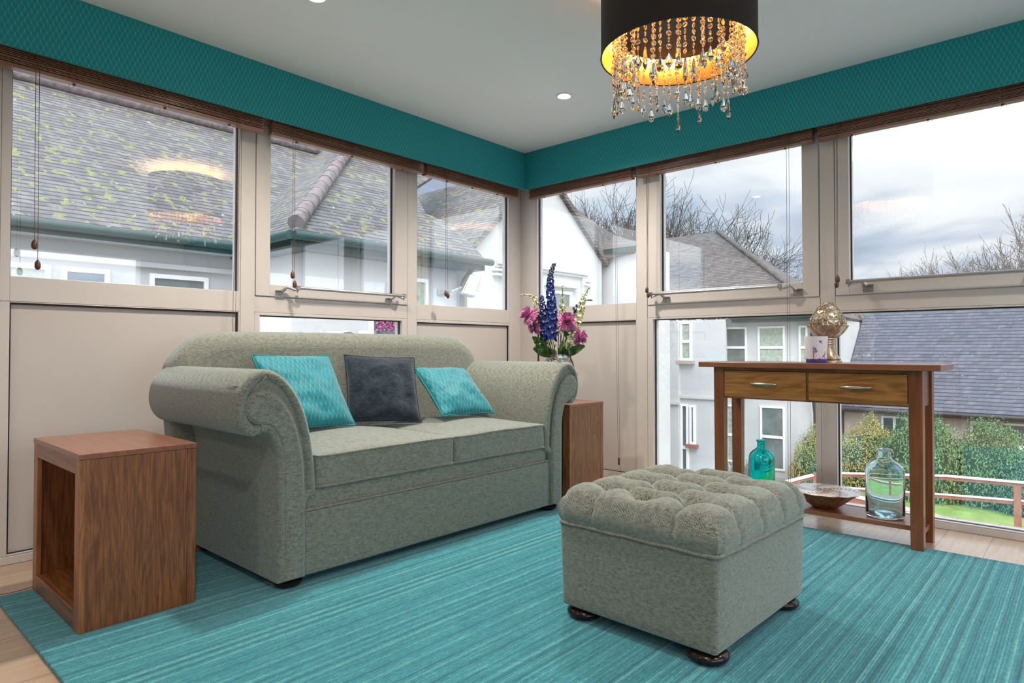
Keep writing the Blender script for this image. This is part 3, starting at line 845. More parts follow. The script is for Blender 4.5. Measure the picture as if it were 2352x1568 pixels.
for j in range(NV + 1):
    for i in range(NU + 1):
        u0 = i / NU; v0 = j / NV
        # parameter runs up the side, over the roll and across the top
        def mapu(t_, L):
            e = .16
            if t_ < e: return 0.0, (e - t_) / e
            if t_ > 1 - e: return L, (t_ - 1 + e) / e
            return L * (t_ - e) / (1 - 2 * e), 0
        uu, su = mapu(u0, OW); vv, sv = mapu(v0, OD)
        # rounding: distance from edge on top
        def drop(q, L, s_):
            dE = min(q, L - q)
            if dE >= R_e: return 0.0
            k = 1 - dE / R_e
            return k
        ku = drop(uu, OW, su); kv = drop(vv, OD, sv)
        k = max(su, sv)
        base_top = topz(uu, vv)
        q = min(1, sqrt(ku ** 4 + kv ** 4) ** .5)
        z = base_top - .050 * (1 - sqrt(max(0, 1 - q * q)))
        ztopedge = z
        if k > 0:
            z = ztopedge + (.326 - ztopedge) * k
            # bulge outwards half way down
        bul = .012 * sin(pi * min(1, k)) if k > 0 else 0
        du = -bul if uu == 0 else (bul if uu == OW else 0); dv = -bul if vv == 0 else (bul if vv == OD else 0)
        # vertical pleats
        if k > 0:
            p = Vector((uu, vv)); ds = min(seg_d(p, a, b) for a, b in SEG)
            cr = .010 * math.exp(-(ds / .007) ** 1.3) * (1 - k * .5)
            if uu == 0: du += cr
            if uu == OW: du -= cr
            if vv == 0: dv += cr
            if vv == OD: dv -= cr
        x = uu + du; y = vv + dv
        # pull square corners in a little
        cx_ = min(uu, OW - uu); cy_ = min(vv, OD - vv)
        if cx_ < .03 and cy_ < .03:
            r_ = .03 - sqrt(max(0, .03 ** 2 - 0)); g = (1 - cx_ / .03) * (1 - cy_ / .03) * .008
            x += g if uu < OW / 2 else -g; y += g if vv < OD / 2 else -g
        vs.append((lo.x + x, lo.y + y, z))
for j in range(NV):
    for i in range(NU):
        a = j * (NU + 1) + i; fs.append((a, a + 1, a + NU + 2, a + NU + 1))
obj('buttoned_top', MB().add(vs, fs), M_tweed, ott, smooth=60)
bs = MB()
def flare(p):
    k = (p.z - .05) / .28
    p.x += (p.x - lo.x - OW / 2) * .022 * k; p.y += (p.y - lo.y - OD / 2) * .022 * k; return p
bs.rbox(lo.x + .006, lo.x + OW - .006, lo.y + .006, lo.y + OD - .006, .052, .328, .014, 8, fn=flare)
obj('body', bs, M_tweed, ott, smooth=50)
e = .003
rim = [(lo.x - e, lo.y - e), (lo.x + OW + e, lo.y - e), (lo.x + OW + e, lo.y + OD + e), (lo.x - e, lo.y + OD + e)]
rp = []
for i in range(4):
    a = Vector(rim[i]); b = Vector(rim[(i + 1) % 4])
    for k in range(12):
        q = a.lerp(b, .02 + .96 * k / 11); rp.append((q.x, q.y, .3275 + .0015 * sin(k * 2.1 + i)))
obj('top_piping', MB().tube(rp, .0052, 8, True), M_tweed_pipe, ott, smooth=60)
btn = MB()
for k, (u, v) in enumerate(BT):
    zb = topz(u, v)
    obj('button', MB().lathe([(0, -.004), (.009, -.003), (.011, .001), (.008, .0045), (0, .006)], 14, (lo.x + u, lo.y + v, zb + .002)), M_tweed_pipe, ott, smooth=60)
for u, v in ((.062, .060), (OW - .062, .060), (.062, OD - .060), (OW - .062, OD - .060)):
    obj('foot', MB().lathe([(.034, 0), (.050, .004), (.0585, .014), (.059, .022), (.050, .031), (.040, .035), (.040, .042)], 32, (lo.x + u, lo.y + v, .0125)), M_foot, ott, smooth=50)
ott.rotation_euler = (0, 0, radians(-1.8))

# ================================================================ SIDE TABLES
def side_table(loc, label, W=.352, DY=.575, H=.57, th=.040):
    x0, y0 = loc; x1, y1 = x0 + W, y0 + DY
    r = thing('side_table', label, 'side table', (x0 + W / 2, y0 + DY / 2, 0), 'oak cube side tables')
    zf = .0125
    mats = [M_oak_z]
    obj('top', MB().box(x0 - .002, x1 + .002, y0 - .002, y1 + .002, H - .018, H), M_top, r, bevel=.002)
    # closed on the sides, open towards the left
    obj('side_panel', MB().box(x0 + .004, x1 - .030, y0, y0 + .030, zf, H - .0185), M_oak_z, r, bevel=.0015)
    obj('side_panel', MB().box(x0 + .004, x1 - .030, y1 - .030, y1, zf, H - .0185), M_oak_z, r, bevel=.0015)
    edge = mat_edge
    obj('edge_lipping', MB().box(x1 - .0295, x1, y0, y1, zf, H - .0185), M_oak_z, r, bevel=.0015)
    obj('edge_lipping', MB().box(x0, x0 + .0145, y0 - .0005, y0 + .0515, zf, H - .0185), edge, r, bevel=.001)
    obj('edge_lipping', MB().box(x0, x0 + .0145, y1 - .0515, y1, zf, H - .0185), edge, r, bevel=.001)
    obj('shelf', MB().box(x0 + .0005, x0 + .016, y0 + .052, y1 - .052, zf, zf + .0612).box(x0 + .015, x1 - .03, y0 + .0305, y1 - .0305, zf, zf + .062), M_oak_y, r, bevel=.0015)
    obj('apron', MB().box(x0 + .0005, x0 + .016, y0 + .052, y1 - .052, H - .0672, H - .0185).box(x0 + .015, x1 - .03, y0 + .0305, y1 - .0305, H - .068, H - .0185), M_oak_y, r, bevel=.0015)
    return r
mat_edge = mat_wood('lighter oak lipping', (.22, .075, .025), (.42, .17, .06), 'z', 1.6, .4)
side_table((.600, 2.352), 'open-fronted oak cube side table at the left end of the sofa')
side_table((3.066, 2.300), 'oak side table half hidden beyond the right arm of the sofa, under the flower vase')

# ================================================================ CONSOLE TABLE
con = thing('console_table', 'slim oak console table with two drawers in front of the right window', 'console table', (3.445, 1.02, 0))
XF, XK = 3.312, 3.590
YR, YL = .556, 1.518
obj('table_top', MB().box(3.278, 3.622, .482, 1.590, .803, .831), M_top, con, bevel=.003)
for x0 in (XF, XK - .052):
    for y0 in (YR, YL - .056):
        taper = MB(); zf = .0125 if x0 == XF else .0005
        def leg(z, inset): return [(x0 + inset, y0 + inset), (x0 + .052 - inset, y0 + inset), (x0 + .052 - inset, y0 + .056 - inset), (x0 + inset, y0 + .056 - inset)]
        v_ = [(x, y, zf) for x, y in leg(0, .003)] + [(x, y, .8025) for x, y in leg(1, 0)]
        taper.add(v_, [(3, 2, 1, 0), (4, 5, 6, 7)] + [(i, (i + 1) % 4, 4 + (i + 1) % 4, 4 + i) for i in range(4)])
        obj('leg', taper, M_leg, con, bevel=.002)
fr = MB()
fr.box(XF + .006, XF + .030, YR + .056, YL - .056, .787, .8025); fr.box(XF + .006, XF + .030, YR + .056, YL - .056, .640, .6465)
fr.box(XF + .006, XF + .030, 1.036, 1.044, .6465, .787)
fr.box(XK - .036, XK - .012, YR + .056, YL - .056, .640, .8025)
fr.box(XF + .030, XK - .036, 1.030, 1.05, .645, .80)
for y in (YR + .012, YL - .034): fr.box(XF + .052, XK - .052, y, y + .022, .640, .8025)
obj('apron', fr, M_oak_y, con)
for y0, y1 in ((YR + .0585, 1.034), (1.046, YL - .0585)):
    dr = obj('drawer', MB().box(XF + .001, XF + .020, y0, y1, .649, .785).box(XF + .031, XK - .05, y0 + .012, y1 - .012, .655, .665), M_drawer, con, bevel=.0015)
    yc = (y0 + y1) / 2
    hp = catmull([(XF + .001, yc - .070, .7215), (XF - .010, yc - .060, .7215), (XF - .018, yc - .03, .7215), (XF - .020, yc, .7215), (XF - .018, yc + .03, .7215), (XF - .010, yc + .060, .7215), (XF + .001, yc + .070, .7215)], 4, False)
    n_ = len(hp)
    obj('handle', MB().tube(hp, [.0018 + .0052 * sin(pi * i / (n_ - 1)) for i in range(n_)], 10), M_nickel, dr, smooth=60)
obj('lower_shelf', MB().box(XF + .034, XK - .020, YR + .030, YL - .030, .088, .110), M_top, con, bevel=.002)
st = MB()
for y in (YR + .014, YL - .040): st.box(XF + .052, XK - .052, y, y + .026, .066, .0875)
obj('stretcher', st, M_leg, con, bevel=.002)

# ---------------------------------------------------------------- things on the console
g = thing('candle_holder', 'white frosted glass candle holder with purple woodland silhouettes on the console', 'candle holder', (3.425, 1.030, .8315))
def mat_candle():
    m, t, b = material('frosted glass with purple transfer')
    p = t.pos(); s = t.sep(p)
    M_ = lambda op, a, b_=None, c=None: t.m(op, a, b_, c)
    an = t.m('ARCTAN2', s[1], s[0])      # local angle around the cup
    u = t.m('MULTIPLY', an, .050)         # arc length
    z = s[2]
    def circ(cu, cz, r, k=1.0):
        du = t.m('SUBTRACT', u, cu); dz = t.m('MULTIPLY', t.m('SUBTRACT', z, cz), k)
        return t.m('LESS_THAN', t.m('ADD', t.m('MULTIPLY', du, du), t.m('MULTIPLY', dz, dz)), r * r)
    def bar(u0, z0, u1, z1, wd):
        L = sqrt((u1 - u0) ** 2 + (z1 - z0) ** 2); dx, dz = (u1 - u0) / L, (z1 - z0) / L
        a = t.m('SUBTRACT', u, u0); b2 = t.m('SUBTRACT', z, z0)
        al = t.m('ADD', t.m('MULTIPLY', a, dx), t.m('MULTIPLY', b2, dz)); pe = t.m('ABSOLUTE', t.m('SUBTRACT', t.m('MULTIPLY', a, dz), t.m('MULTIPLY', b2, dx)))
        return t.m('MULTIPLY', t.m('MULTIPLY', t.m('GREATER_THAN', al, 0), t.m('LESS_THAN', al, L)), t.m('LESS_THAN', pe, wd))
    rag = t.noise(p, 260, 3, .7); rg2 = t.noise(p, 90, 2, .6)
    ground = t.m('LESS_THAN', z, t.m('MULTIPLY_ADD', rag, .018, .010))
    marks = [ground]
    # facing direction of the camera is about angle 197 degrees -> -2.85 rad
    c0 = -2.62 * .050
    def A(f): return c0 + f               # f grows to the right in the photo
    foliage = t.m('MULTIPLY', t.m('MAXIMUM', circ(A(-.022), .067, .011), t.m('MAXIMUM', circ(A(-.027), .052, .007), circ(A(-.014), .058, .008))), t.m('GREATER_THAN', rag, .47))
    marks += [foliage, bar(A(-.024), .02, A(-.023), .055, .0013), bar(A(-.024), .030, A(-.031), .045, .0009), bar(A(-.024), .036, A(-.015), .050, .0009)]
    # bird
    marks += [circ(A(.006), .103, .0045, 1.6), bar(A(.006), .103, A(.015), .108, .0022), bar(A(.006), .103, A(.002), .112, .0018), bar(A(.008), .101, A(.013), .094, .0015)]
    # leaping deer
    marks += [circ(A(.026), .033, .0060, 1.9), bar(A(.026), .033, A(.033), .043, .0022), circ(A(.034), .044, .0028, 1.0), bar(A(.033), .045, A(.036), .056, .0008), bar(A(.033), .045, A(.028), .053, .0008), bar(A(.022), .032, A(.017), .020, .0012), bar(A(.030), .032, A(.033), .020, .0012)]
    # second tree at the left edge and a small bird on the ground
    marks += [t.m('MULTIPLY', circ(A(-.062), .060, .014, .7), t.m('GREATER_THAN', rag, .45)), circ(A(.004), .021, .0035, 1.5), bar(A(-.062), .02, A(-.062), .06, .0015), t.m('MULTIPLY', circ(A(.062), .055, .012, .7), t.m('GREATER_THAN', rag, .5))]
    mk = marks[0]
    for q in marks[1:]: mk = t.m('MAXIMUM', mk, q)
    t.put(b.inputs['Base Color'], t.mix(mk, (.80, .79, .84), (.075, .06, .33)))
    b.inputs['Roughness'].default_value = .45; b.inputs['Subsurface Weight'].default_value = .25; b.inputs['Subsurface Radius'].default_value = (.01, .01, .01)
    return m
obj('cup', MB().lathe([(0, .003), (.044, .003), (.046, .0), (.0475, .004), (.0545, .131), (.0515, .131), (.045, .010), (0, .010)], 48, (3.425, 1.030, .8315)), mat_candle(), g, smooth=40)
obj('tealight', MB().lathe([(0, .011), (.019, .011), (.019, .026), (0, .026)], 20, (3.425, 1.030, .8315)), M_white, g)

M_arti = None
def mat_antique():
    m, t, b = material('antique silver gilt')
    n = t.noise(t.pos(), 60, 4, .7); n2 = t.noise(t.pos(), 14, 3, .6)
    c = t.ramp(t.m('ADD', t.m('MULTIPLY', n, .4), t.m('MULTIPLY', n2, .6)), [(.35, (.30, .20, .11)), (.52, (.56, .46, .34)), (.68, (.80, .76, .70))])
    t.put(b.inputs['Base Color'], c); b.inputs['Metallic'].default_value = .75
    t.put(b.inputs['Roughness'], t.m('MULTIPLY_ADD', n, .3, .18)); t.put(b.inputs['Normal'], t.bump(n, .25, .002)); return m
M_arti = mat_antique()
fx, fy, fz = 3.548, 1.011, .8315
fin = thing('artichoke_finial', 'antique silver-gold artichoke finial on a turned foot on the console', 'ornament', (fx, fy, fz))
obj('pedestal', MB().lathe([(0, 0), (.066, 0), (.066, .008), (.060, .012), (.062, .018), (.054, .024), (.046, .040), (.036, .060), (.031, .080), (.030, .088), (.036, .092), (.036, .098), (.031, .102), (.031, .112), (.040, .118), (.040, .124), (.030, .128), (0, .130)], 40, (fx, fy, fz)), M_arti, fin, smooth=35)
egg = []
for i in range(25):
    u = i / 24; z = .124 + .190 * u
    r = .088 * sin(pi * (u * .97 + .03) ** .66) ** .72 if u < 1 else 0
    egg.append((max(r * .90, 0.0005) if i < 24 else 0.0, z))
obj('core', MB().lathe(egg, 36, (fx, fy, fz)), M_arti, fin, smooth=60)
def egg_r(z):
    u = max(0, min(1, (z - .124) / .190)); return .0792 * max(0, sin(pi * min(1, u * .97 + .03) ** .66)) ** .72
sc = MB()
for row in range(8):
    zc = .168 + row * .0175; nn = 10 if row < 5 else (8 if row < 7 else 6)
    for k in range(nn):
        a = 2 * pi * (k + .5 * (row % 2)) / nn
        h_ = .044 - row * .0018; wd = 2 * pi * egg_r(zc) / nn * .62
        pts = []; G = 7
        for jj in range(G):
            v = jj / (G - 1); zz = zc - h_ / 2 + h_ * v
            hw = wd * sqrt(max(0, 1 - (2 * v - .75) ** 2 / 1.6)) * (1 if v < .5 else sqrt(max(0, 1 - ((v - .5) / .5) ** 2.2)))
            for ii in range(5):
                uu = -1 + ii / 2
                r = egg_r(zz) + .0015 + .005 * v + .0035 * abs(uu) ** 2
                aa = a + uu * hw / max(.012, egg_r(zz))
                pts.append((fx + r * cos(aa), fy + r * sin(aa), fz + zz))
        f_ = [(j * 5 + i, j * 5 + i + 1, (j + 1) * 5 + i + 1, (j + 1) * 5 + i) for j in range(G - 1) for i in range(4)]
        sc.add(pts, f_)
        rim_ = [pts[j * 5] for j in range(G)] + [pts[(G - 1) * 5 + 2]] + [pts[j * 5 + 4] for j in range(G - 1, -1, -1)]
        sc.tube(rim_, .0016, 5)
obj('scales', sc, M_arti, fin, smooth=60)
cl = MB()
for k in range(6):
    a = 2 * pi * k / 6 + pi + .2
    pts = []; G = 9
    for jj in range(G):
        v = jj / (G - 1); zz = .126 + .062 * v
        hw = .010 + .034 * sin(pi * (v * .75 + .08))
        for ii in range(7):
            uu = -1 + ii / 3
            r = egg_r(max(.128, zz)) + .004 + .016 * v ** 3 + (.0025 * cos(uu * pi * 3))
            aa = a + uu * hw / .07
            pts.append((fx + r * cos(aa), fy + r * sin(aa), fz + zz))
    f_ = [(j * 7 + i, j * 7 + i + 1, (j + 1) * 7 + i + 1, (j + 1) * 7 + i) for j in range(G - 1) for i in range(6)]
    cl.add(pts, f_)
    for ii in range(-3, 4):
        aa = a + ii * .12; r = .094 - .001 * ii * ii
        cl.lathe([(0, -.006), (.005, -.003), (.006, 0), (.005, .004), (0, .006)], 8, (fx + r * cos(aa), fy + r * sin(aa), fz + .188 - .0012 * ii * ii))
obj('calyx_leaves', cl, M_arti, fin, smooth=60)

def bottle(name, label, x, y, R, H, col, loc_z=.1105):
    r = thing(name, label, 'bottle', (x, y, loc_z))
    k = H / .31
    outer = [(.0, .0), (R * .82, .0), (R * .97, .006), (R, .018), (R * 1.0, .20 * k), (R * .985, .215 * k), (R * .90, .236 * k), (R * .70, .250 * k), (R * .46, .262 * k), (R * .36, .270 * k), (R * .335, .280 * k), (R * .33, .300 * k), (R * .42, .302 * k), (R * .43, .308 * k), (R * .38, H)]
    inner = [(R * .26, H - .001), (R * .255, .28 * k), (R * .30, .266 * k), (R * .62, .246 * k), (R * .84, .230 * k), (R * .92, .214 * k), (R * .935, .20 * k), (R * .935, .024), (R * .85, .012), (R * .3, .022), (0, .026)]
    def wob(a, rr, z): return 1 + .012 * mnoise.noise(Vector((cos(a) * 2, sin(a) * 2, z * 14))) * (1 if z > .02 else 0)
    mb = MB().lathe(outer + inner, 56, (x, y, loc_z), wob=wob)
    obj('glass_body', mb, mat_glass(label[:18], col), r, smooth=60)
    return r
bottle('glass_bottle', 'teal coloured glass bottle on the lower shelf, behind the footstool', 3.455, 1.318, .066, .305, (.03, .70, .68))
bottle('glass_bottle', 'large clear pale-blue glass bottle at the right end of the lower shelf', 3.448, .735, .082, .318, (.80, .95, .96))
def mat_bowl(inside):
    m, t, b = material('painted bowl inside' if inside else 'copper bowl outside')
    p = t.pos(); s = t.sep(p)
    an = t.m('ARCTAN2', s[1], s[0]); rr = t.m('SQRT', t.m('ADD', t.m('MULTIPLY', s[0], s[0]), t.m('MULTIPLY', s[1], s[1])))
    if inside:
        # curling copper leaves on a white ground
        w1 = t.m('SINE', t.m('ADD', t.m('MULTIPLY', an, 5), t.m('MULTIPLY', rr, 48)))
        w2 = t.m('SINE', t.m('ADD', t.m('MULTIPLY', an, -22), t.m('MULTIPLY', rr, 260)))
        n = t.noise(p, 18, 2, .5, .8); n2 = t.noise(p, 60, 2, .6, 2.0)
        leaf = t.m('MULTIPLY', t.m('GREATER_THAN', t.m('ADD', w1, t.m('MULTIPLY', n, 1.6)), 1.05), t.m('GREATER_THAN', w2, -.1))
        curl = t.m('MULTIPLY', t.m('GREATER_THAN', n2, .50), t.m('LESS_THAN', n2, .545))
        flo = t.m('MULTIPLY', t.m('LESS_THAN', rr, .045), t.m('GREATER_THAN', t.m('SINE', t.m('MULTIPLY', an, 8)), -.4))
        mk = t.m('MAXIMUM', t.m('MAXIMUM', leaf, t.m('MULTIPLY', curl, .8)), flo)
        cc = t.ramp(n2, [(.4, (.13, .035, .012)), (.6, (.45, .17, .07))])
        t.put(b.inputs['Base Color'], t.mix(mk, (.86, .88, .84), cc)); b.inputs['Roughness'].default_value = .25; b.inputs['Coat Weight'].default_value = .5
    else:
        n = t.noise(p, 50, 3, .6, 1.0)
        t.put(b.inputs['Base Color'], t.ramp(n, [(.35, (.28, .08, .03)), (.65, (.62, .27, .13))])); b.inputs['Metallic'].default_value = .6; b.inputs['Roughness'].default_value = .3
        t.put(b.inputs['Normal'], t.bump(n, .3, .003))
    return m
bw = thing('decorative_bowl', 'shallow fluted bowl with copper leaf pattern on the lower shelf', 'bowl', (3.455, 1.005, .1105))
def flute(a, r, z): return 1 + .028 * cos(a * 14) * max(0, (z - .03) / .06)
bz = (3.455, 1.005, .1105)
outp = [(0, .0), (.045, 0), (.060, .004), (.095, .030), (.130, .060), (.155, .078), (.168, .084)]
inp = [(.168, .0845), (.153, .083), (.127, .066), (.092, .037), (.058, .011), (.03, .0065), (0, .006)]
obj('bowl_outside', MB().lathe(outp, 84, bz, wob=flute, sx=.95, sy=1), mat_bowl(False), bw, smooth=60)
obj('bowl_inside', MB().lathe(inp, 84, bz, wob=flute, sx=.95, sy=1), mat_bowl(True), bw, smooth=60)
# ================================================================ CHANDELIER
CX, CY = 2.195, 1.142
ch = thing('chandelier', 'black drum chandelier with gold lining and a curtain of hanging crystals', 'chandelier', (CX, CY, CH))
M_shade = simple('black fabric shade', (.022, .015, .014), .75, noise_amt=.05, noise_scale=40, bump=.1)
def mat_gold():
    m, t, b = material('gold foil lining')
    n = t.noise(t.scale(t.pos(), 3, 3, .6), 12, 3)
    t.put(b.inputs['Base Color'], t.ramp(n, [(.3, (.70, .32, .045)), (.7, (.85, .47, .10))])); b.inputs['Metallic'].default_value = .55; b.inputs['Roughness'].default_value = .38
    return m
M_gold = mat_gold()
M_crystal = mat_glass('lead crystal', (.99, .985, .97), 0.0, 1.6)
M_bulb = emis('warm bulb', (1, .76, .46), 60)
M_dark = simple('dark bronze plate', (.03, .022, .018), .35, .6)
ZB, ZT = 2.000, 2.330
RS = .283
def ring(mb, r0, r1, z0, z1, n=72):
    return mb.lathe([(r0, z0), (r1, z0), (r1, z1), (r0, z1), (r0, z0)], n, (CX, CY, 0))
obj('shade', MB().lathe([(RS - .0015, ZB), (RS, ZB), (RS, ZT), (RS - .0015, ZT), (RS - .0015, ZB)], 96, (CX, CY, 0)), M_shade, ch, smooth=40)
obj('shade_lining', MB().lathe([(RS - .0022, ZT), (RS - .0022, ZB + .0005), (RS - .0035, ZB + .0005), (RS - .0035, ZT), (RS - .0022, ZT)], 96, (CX, CY, 0)), M_gold, ch, smooth=40)
rr_ = MB(); rr_.tube([(CX + RS * cos(2 * pi * i / 96), CY + RS * sin(2 * pi * i / 96), ZB) for i in range(96)], .0028, 6, True)
obj('rim', rr_, M_shade, ch, smooth=60)
# canopy, stem, spider arms and lamp plate
obj('ceiling_rose', MB().lathe([(0, CH - .0005), (.075, CH - .0005), (.075, CH - .012), (.068, CH - .024), (.012, CH - .03), (0, CH - .03)], 40, (CX, CY, 0)), M_white, ch, smooth=40)
obj('stem', MB().tube([(CX, CY, CH - .028), (CX, CY, 2.09)], .008, 12), M_steel, ch, smooth=60)
sp = MB()
for k in range(3):
    a = 2 * pi * k / 3 + .4
    sp.tube([(CX, CY, ZT - .02), (CX + (RS - .003) * cos(a), CY + (RS - .003) * sin(a), ZT - .02)], .003, 6)
obj('spider', sp, M_steel, ch)
obj('lamp_plate', MB().lathe([(0, 2.075), (.208, 2.075), (.210, 2.078), (.210, 2.097), (0, 2.097)], 64, (CX, CY, 0)), M_dark, ch, smooth=30)
obj('crystal_ring', ring(MB(), .222, .246, 2.094, 2.102), M_nickel, ch, smooth=30)
brk = MB()
for k in range(4):
    a = 2 * pi * k / 4 + .2
    brk.tube([(CX + .19 * cos(a), CY + .19 * sin(a), 2.095), (CX + .235 * cos(a), CY + .235 * sin(a), 2.097)], .003, 6)
obj('ring_arms', brk, M_steel, ch)
for k in range(6):
    a = 2 * pi * k / 6 + .35
    bx_, by_ = CX + .125 * cos(a), CY + .125 * sin(a)
    bl = obj('bulb', MB().lathe([(0, 2.112), (.007, 2.114), (.009, 2.122), (.009, 2.150), (.006, 2.158), (0, 2.160)], 12, (bx_, by_, 0)), M_bulb, ch, smooth=60)
    obj('lamp_holder', MB().lathe([(.011, 2.0975), (.011, 2.113), (.008, 2.114), (0, 2.114)], 12, (bx_, by_, 0)), M_steel, bl, smooth=60)
for k in range(4):
    a = 2 * pi * k / 4 + .6
    ld = bpy.data.lights.new('bulb_light', 'POINT'); ld.energy = 6.0; ld.color = (1, .80, .54); ld.shadow_soft_size = .03
    lo_ = bpy.data.objects.new('bulb_light', ld); COL.objects.link(lo_); lo_.parent = ch; lo_.location = (.235 * cos(a) * .96, .235 * sin(a) * .96, 2.14 - CH)

def bead(mb, r, c, n=8):
    """faceted round bead"""
    prof = [(0, r * .62), (r * .62, r * .52), (r, r * .12), (r, -r * .12), (r * .62, -r * .52), (0, -r * .62)]
    return mb.lathe(prof, n, c)
def drop(kind, s=1.0):
    if kind == 0:   # pear
        return [(0, 0), (.0022, -.003), (.0035, -.010), (.0080, -.024), (.0105, -.032), (.0098, -.040), (.0060, -.046), (0, -.049)]
    if kind == 1:   # long spear
        return [(0, 0), (.0025, -.002), (.0040, -.010), (.0068, -.044), (.0066, -.054), (0, -.070)]
    if kind == 2:   # kite
        return [(0, 0), (.0020, -.003), (.0125, -.026), (.0100, -.032), (0, -.046)]
    return [(0, 0), (.0018, -.002), (.0060, -.020), (.0068, -.028), (.0036, -.042), (0, -.048)]
random.seed(11)
protos = []
for ln, kd in ((.232, 0), (.250, 1), (.210, 2), (.190, 0), (.264, 1), (.238, 2), (.220, 3), (.185, 1), (.250, 0), (.235, 3)):
    mb = MB(); z = -.006; r = .0098 if kd != 3 else .0078
    while z > -ln + .05:
        # flat faceted beads, turned at random
        prof = [(0, .0042), (r * .6, .0036), (r, 0), (r * .6, -.0036), (0, -.0042)]
        Mx = Matrix.Translation((0, 0, z)) @ Matrix.Rotation(random.uniform(0, pi), 4, 'Z') @ Matrix.Rotation(pi / 2, 4, 'X')
        mb.lathe(prof, 8, (0, 0, 0), M=Mx)
        z -= r * 2 + .0032
    z += .0015
    mb.lathe([(r_ * 1.3, z_ * 1.22) for r_, z_ in drop(kd)], 8 if kd != 2 else 6, (0, 0, z))
    lk = MB().tube([(0, 0, 0), (0, 0, z - .002)], .0007, 4)
    st_ = obj('crystal_strand', mb, M_crystal, ch, local=True)
    st_.parent = None
    l_ = obj('wire', lk, M_nickel, st_, local=True)
    protos.append(st_)
NS = 52
for k in range(NS):
    a = 2 * pi * k / NS + random.uniform(-.02, .02)
    pr_ = protos[k] if k < len(protos) else copy_tree(protos[random.randrange(len(protos))])
    pr_.parent = ch
    rad = .236 if k % 2 else .228
    pr_.location = (rad * cos(a), rad * sin(a), 2.094 - CH)
    pr_.rotation_euler = (0, 0, random.uniform(0, 6))
for k in range(16):
    a = 2 * pi * k / 16 + .1
    pr_ = copy_tree(protos[(k * 3) % len(protos)]); pr_.parent = ch
    pr_.location = (.214 * cos(a), .214 * sin(a), 2.102 - CH + .012 * (k % 3)); pr_.rotation_euler = (0, 0, k)

# ================================================================ VASE AND FLOWERS
VX, VY, VZ = 3.265, 2.545, .5705
RV = Vector((sin(YAW), -cos(YAW), 0)); FV = Vector((cos(YAW), sin(YAW), 0))
vs_t = thing('flower_vase', 'round glass jar vase with metal rim and rope handle on the far side table', 'vase', (VX, VY, VZ))
def mat_vase():
    m, t, b = material('patterned grey glass')
    n = t.noise(t.pos(), 55, 3, .6, 1.5)
    t.put(b.inputs['Base Color'], t.ramp(n, [(.44, (.16, .17, .18)), (.52, (.72, .76, .78))])); b.inputs['Roughness'].default_value = .12
    b.inputs['Transmission Weight'].default_value = .35; b.inputs['Coat Weight'].default_value = .5
    t.put(b.inputs['Normal'], t.bump(n, .5, .003)); return m
obj('jar', MB().lathe([(0, 0), (.070, 0), (.082, .008), (.092, .05), (.098, .12), (.100, .20), (.096, .235), (.082, .258), (.070, .268), (.068, .275), (.064, .275), (.076, .255), (.090, .23), (.094, .19), (.09, .1), (.084, .03), (.06, .012), (0, .012)], 48, (VX, VY, VZ)), mat_vase(), vs_t, smooth=60)
obj('metal_rim', MB().lathe([(.067, .270), (.072, .270), (.0725, .292), (.071, .295), (.066, .295), (.066, .270), (.067, .270)], 48, (VX, VY, VZ)), M_steel, vs_t, smooth=40)
M_rope = simple('jute rope', (.30, .17, .08), .9, noise_amt=.3, noise_scale=90)
rp = catmull([Vector((VX, VY, VZ)) + RV * a + Vector((0, 0, z)) - FV * f_ for a, z, f_ in ((-.070, .300, .02), (-.045, .288, .074), (-.01, .262, .092), (.035, .222, .100), (.07, .19, .085), (.094, .185, .04), (.10, .22, .0), (.086, .262, -.0), (.073, .290, .01))], 10, False)
rb_ = MB()
for q in (0, 1, 2):
    pts = []
    for i, p in enumerate(rp):
        a = i * .75 + q * 2 * pi / 3
        pts.append(p + (RV * cos(a) + Vector((0, 0, 1)) * sin(a)) * .0032 - FV * .003)
    rb_.tube(pts, .0034, 6)
obj('rope_handle', rb_, M_rope, vs_t, smooth=60)

M_stem = simple('flower stem green', (.09, .17, .04), .6)
M_leafg = simple('leaf green', (.06, .15, .035), .55, noise_amt=.25, noise_scale=30)
M_pink = simple('mauve pink petal', (.58, .15, .38), .6, noise_amt=.3, noise_scale=60)
M_pinkc = simple('pale pink petal', (.78, .36, .58), .6)
M_blue = simple('deep blue petal', (.022, .045, .27), .6, noise_amt=.35, noise_scale=60)
M_bluebud = simple('slate blue bud', (.035, .05, .12), .6)
M_cream = simple('cream petal', (.74, .74, .44), .6, noise_amt=.12, noise_scale=60)
VC = Vector((VX, VY, VZ))
def VP(px, z, f_=0): return VC + RV * px + FV * f_ + Vector((0, 0, z))
def petal(mb, M, L, W, curl, cup=.25, n=5):
    pts = []; fs = []
    for j in range(n):
        v = j / (n - 1); x = L * v
        hw = W / 2 * (sin(pi * min(1, v * .86 + .10)) ** .8)
        zc = curl * L * v * v
        for i in range(3):
            u = i - 1
            pts.append((x, u * hw, zc + cup * hw * abs(u)))
    for j in range(n - 1):
        for i in range(2):
            a = j * 3 + i; fs.append((a, a + 1, a + 4, a + 3))
    mb.add(pts, fs, M)
def frame(pos, dirv, spin=0):
    q = Vector(dirv).normalized().to_track_quat('Z', 'Y')
    return Matrix.Translation(pos) @ q.to_matrix().to_4x4() @ Matrix.Rotation(spin, 4, 'Z')
def stem_path(p0, p1, bend=0):
    mid = (p0 + p1) / 2 + Vector((0, 0, .04)) + RV * bend
    return catmull([p0, p0.lerp(mid, .5) + Vector((0, 0, .01)), mid, p1], 5, False)
def leaf_mesh(mb, p, d, L, W):
    Mx = frame(p, d) @ Matrix.Rotation(-pi / 2, 4, 'Y')
    petal(mb, Mx, L, W, -.25, .3, 7)
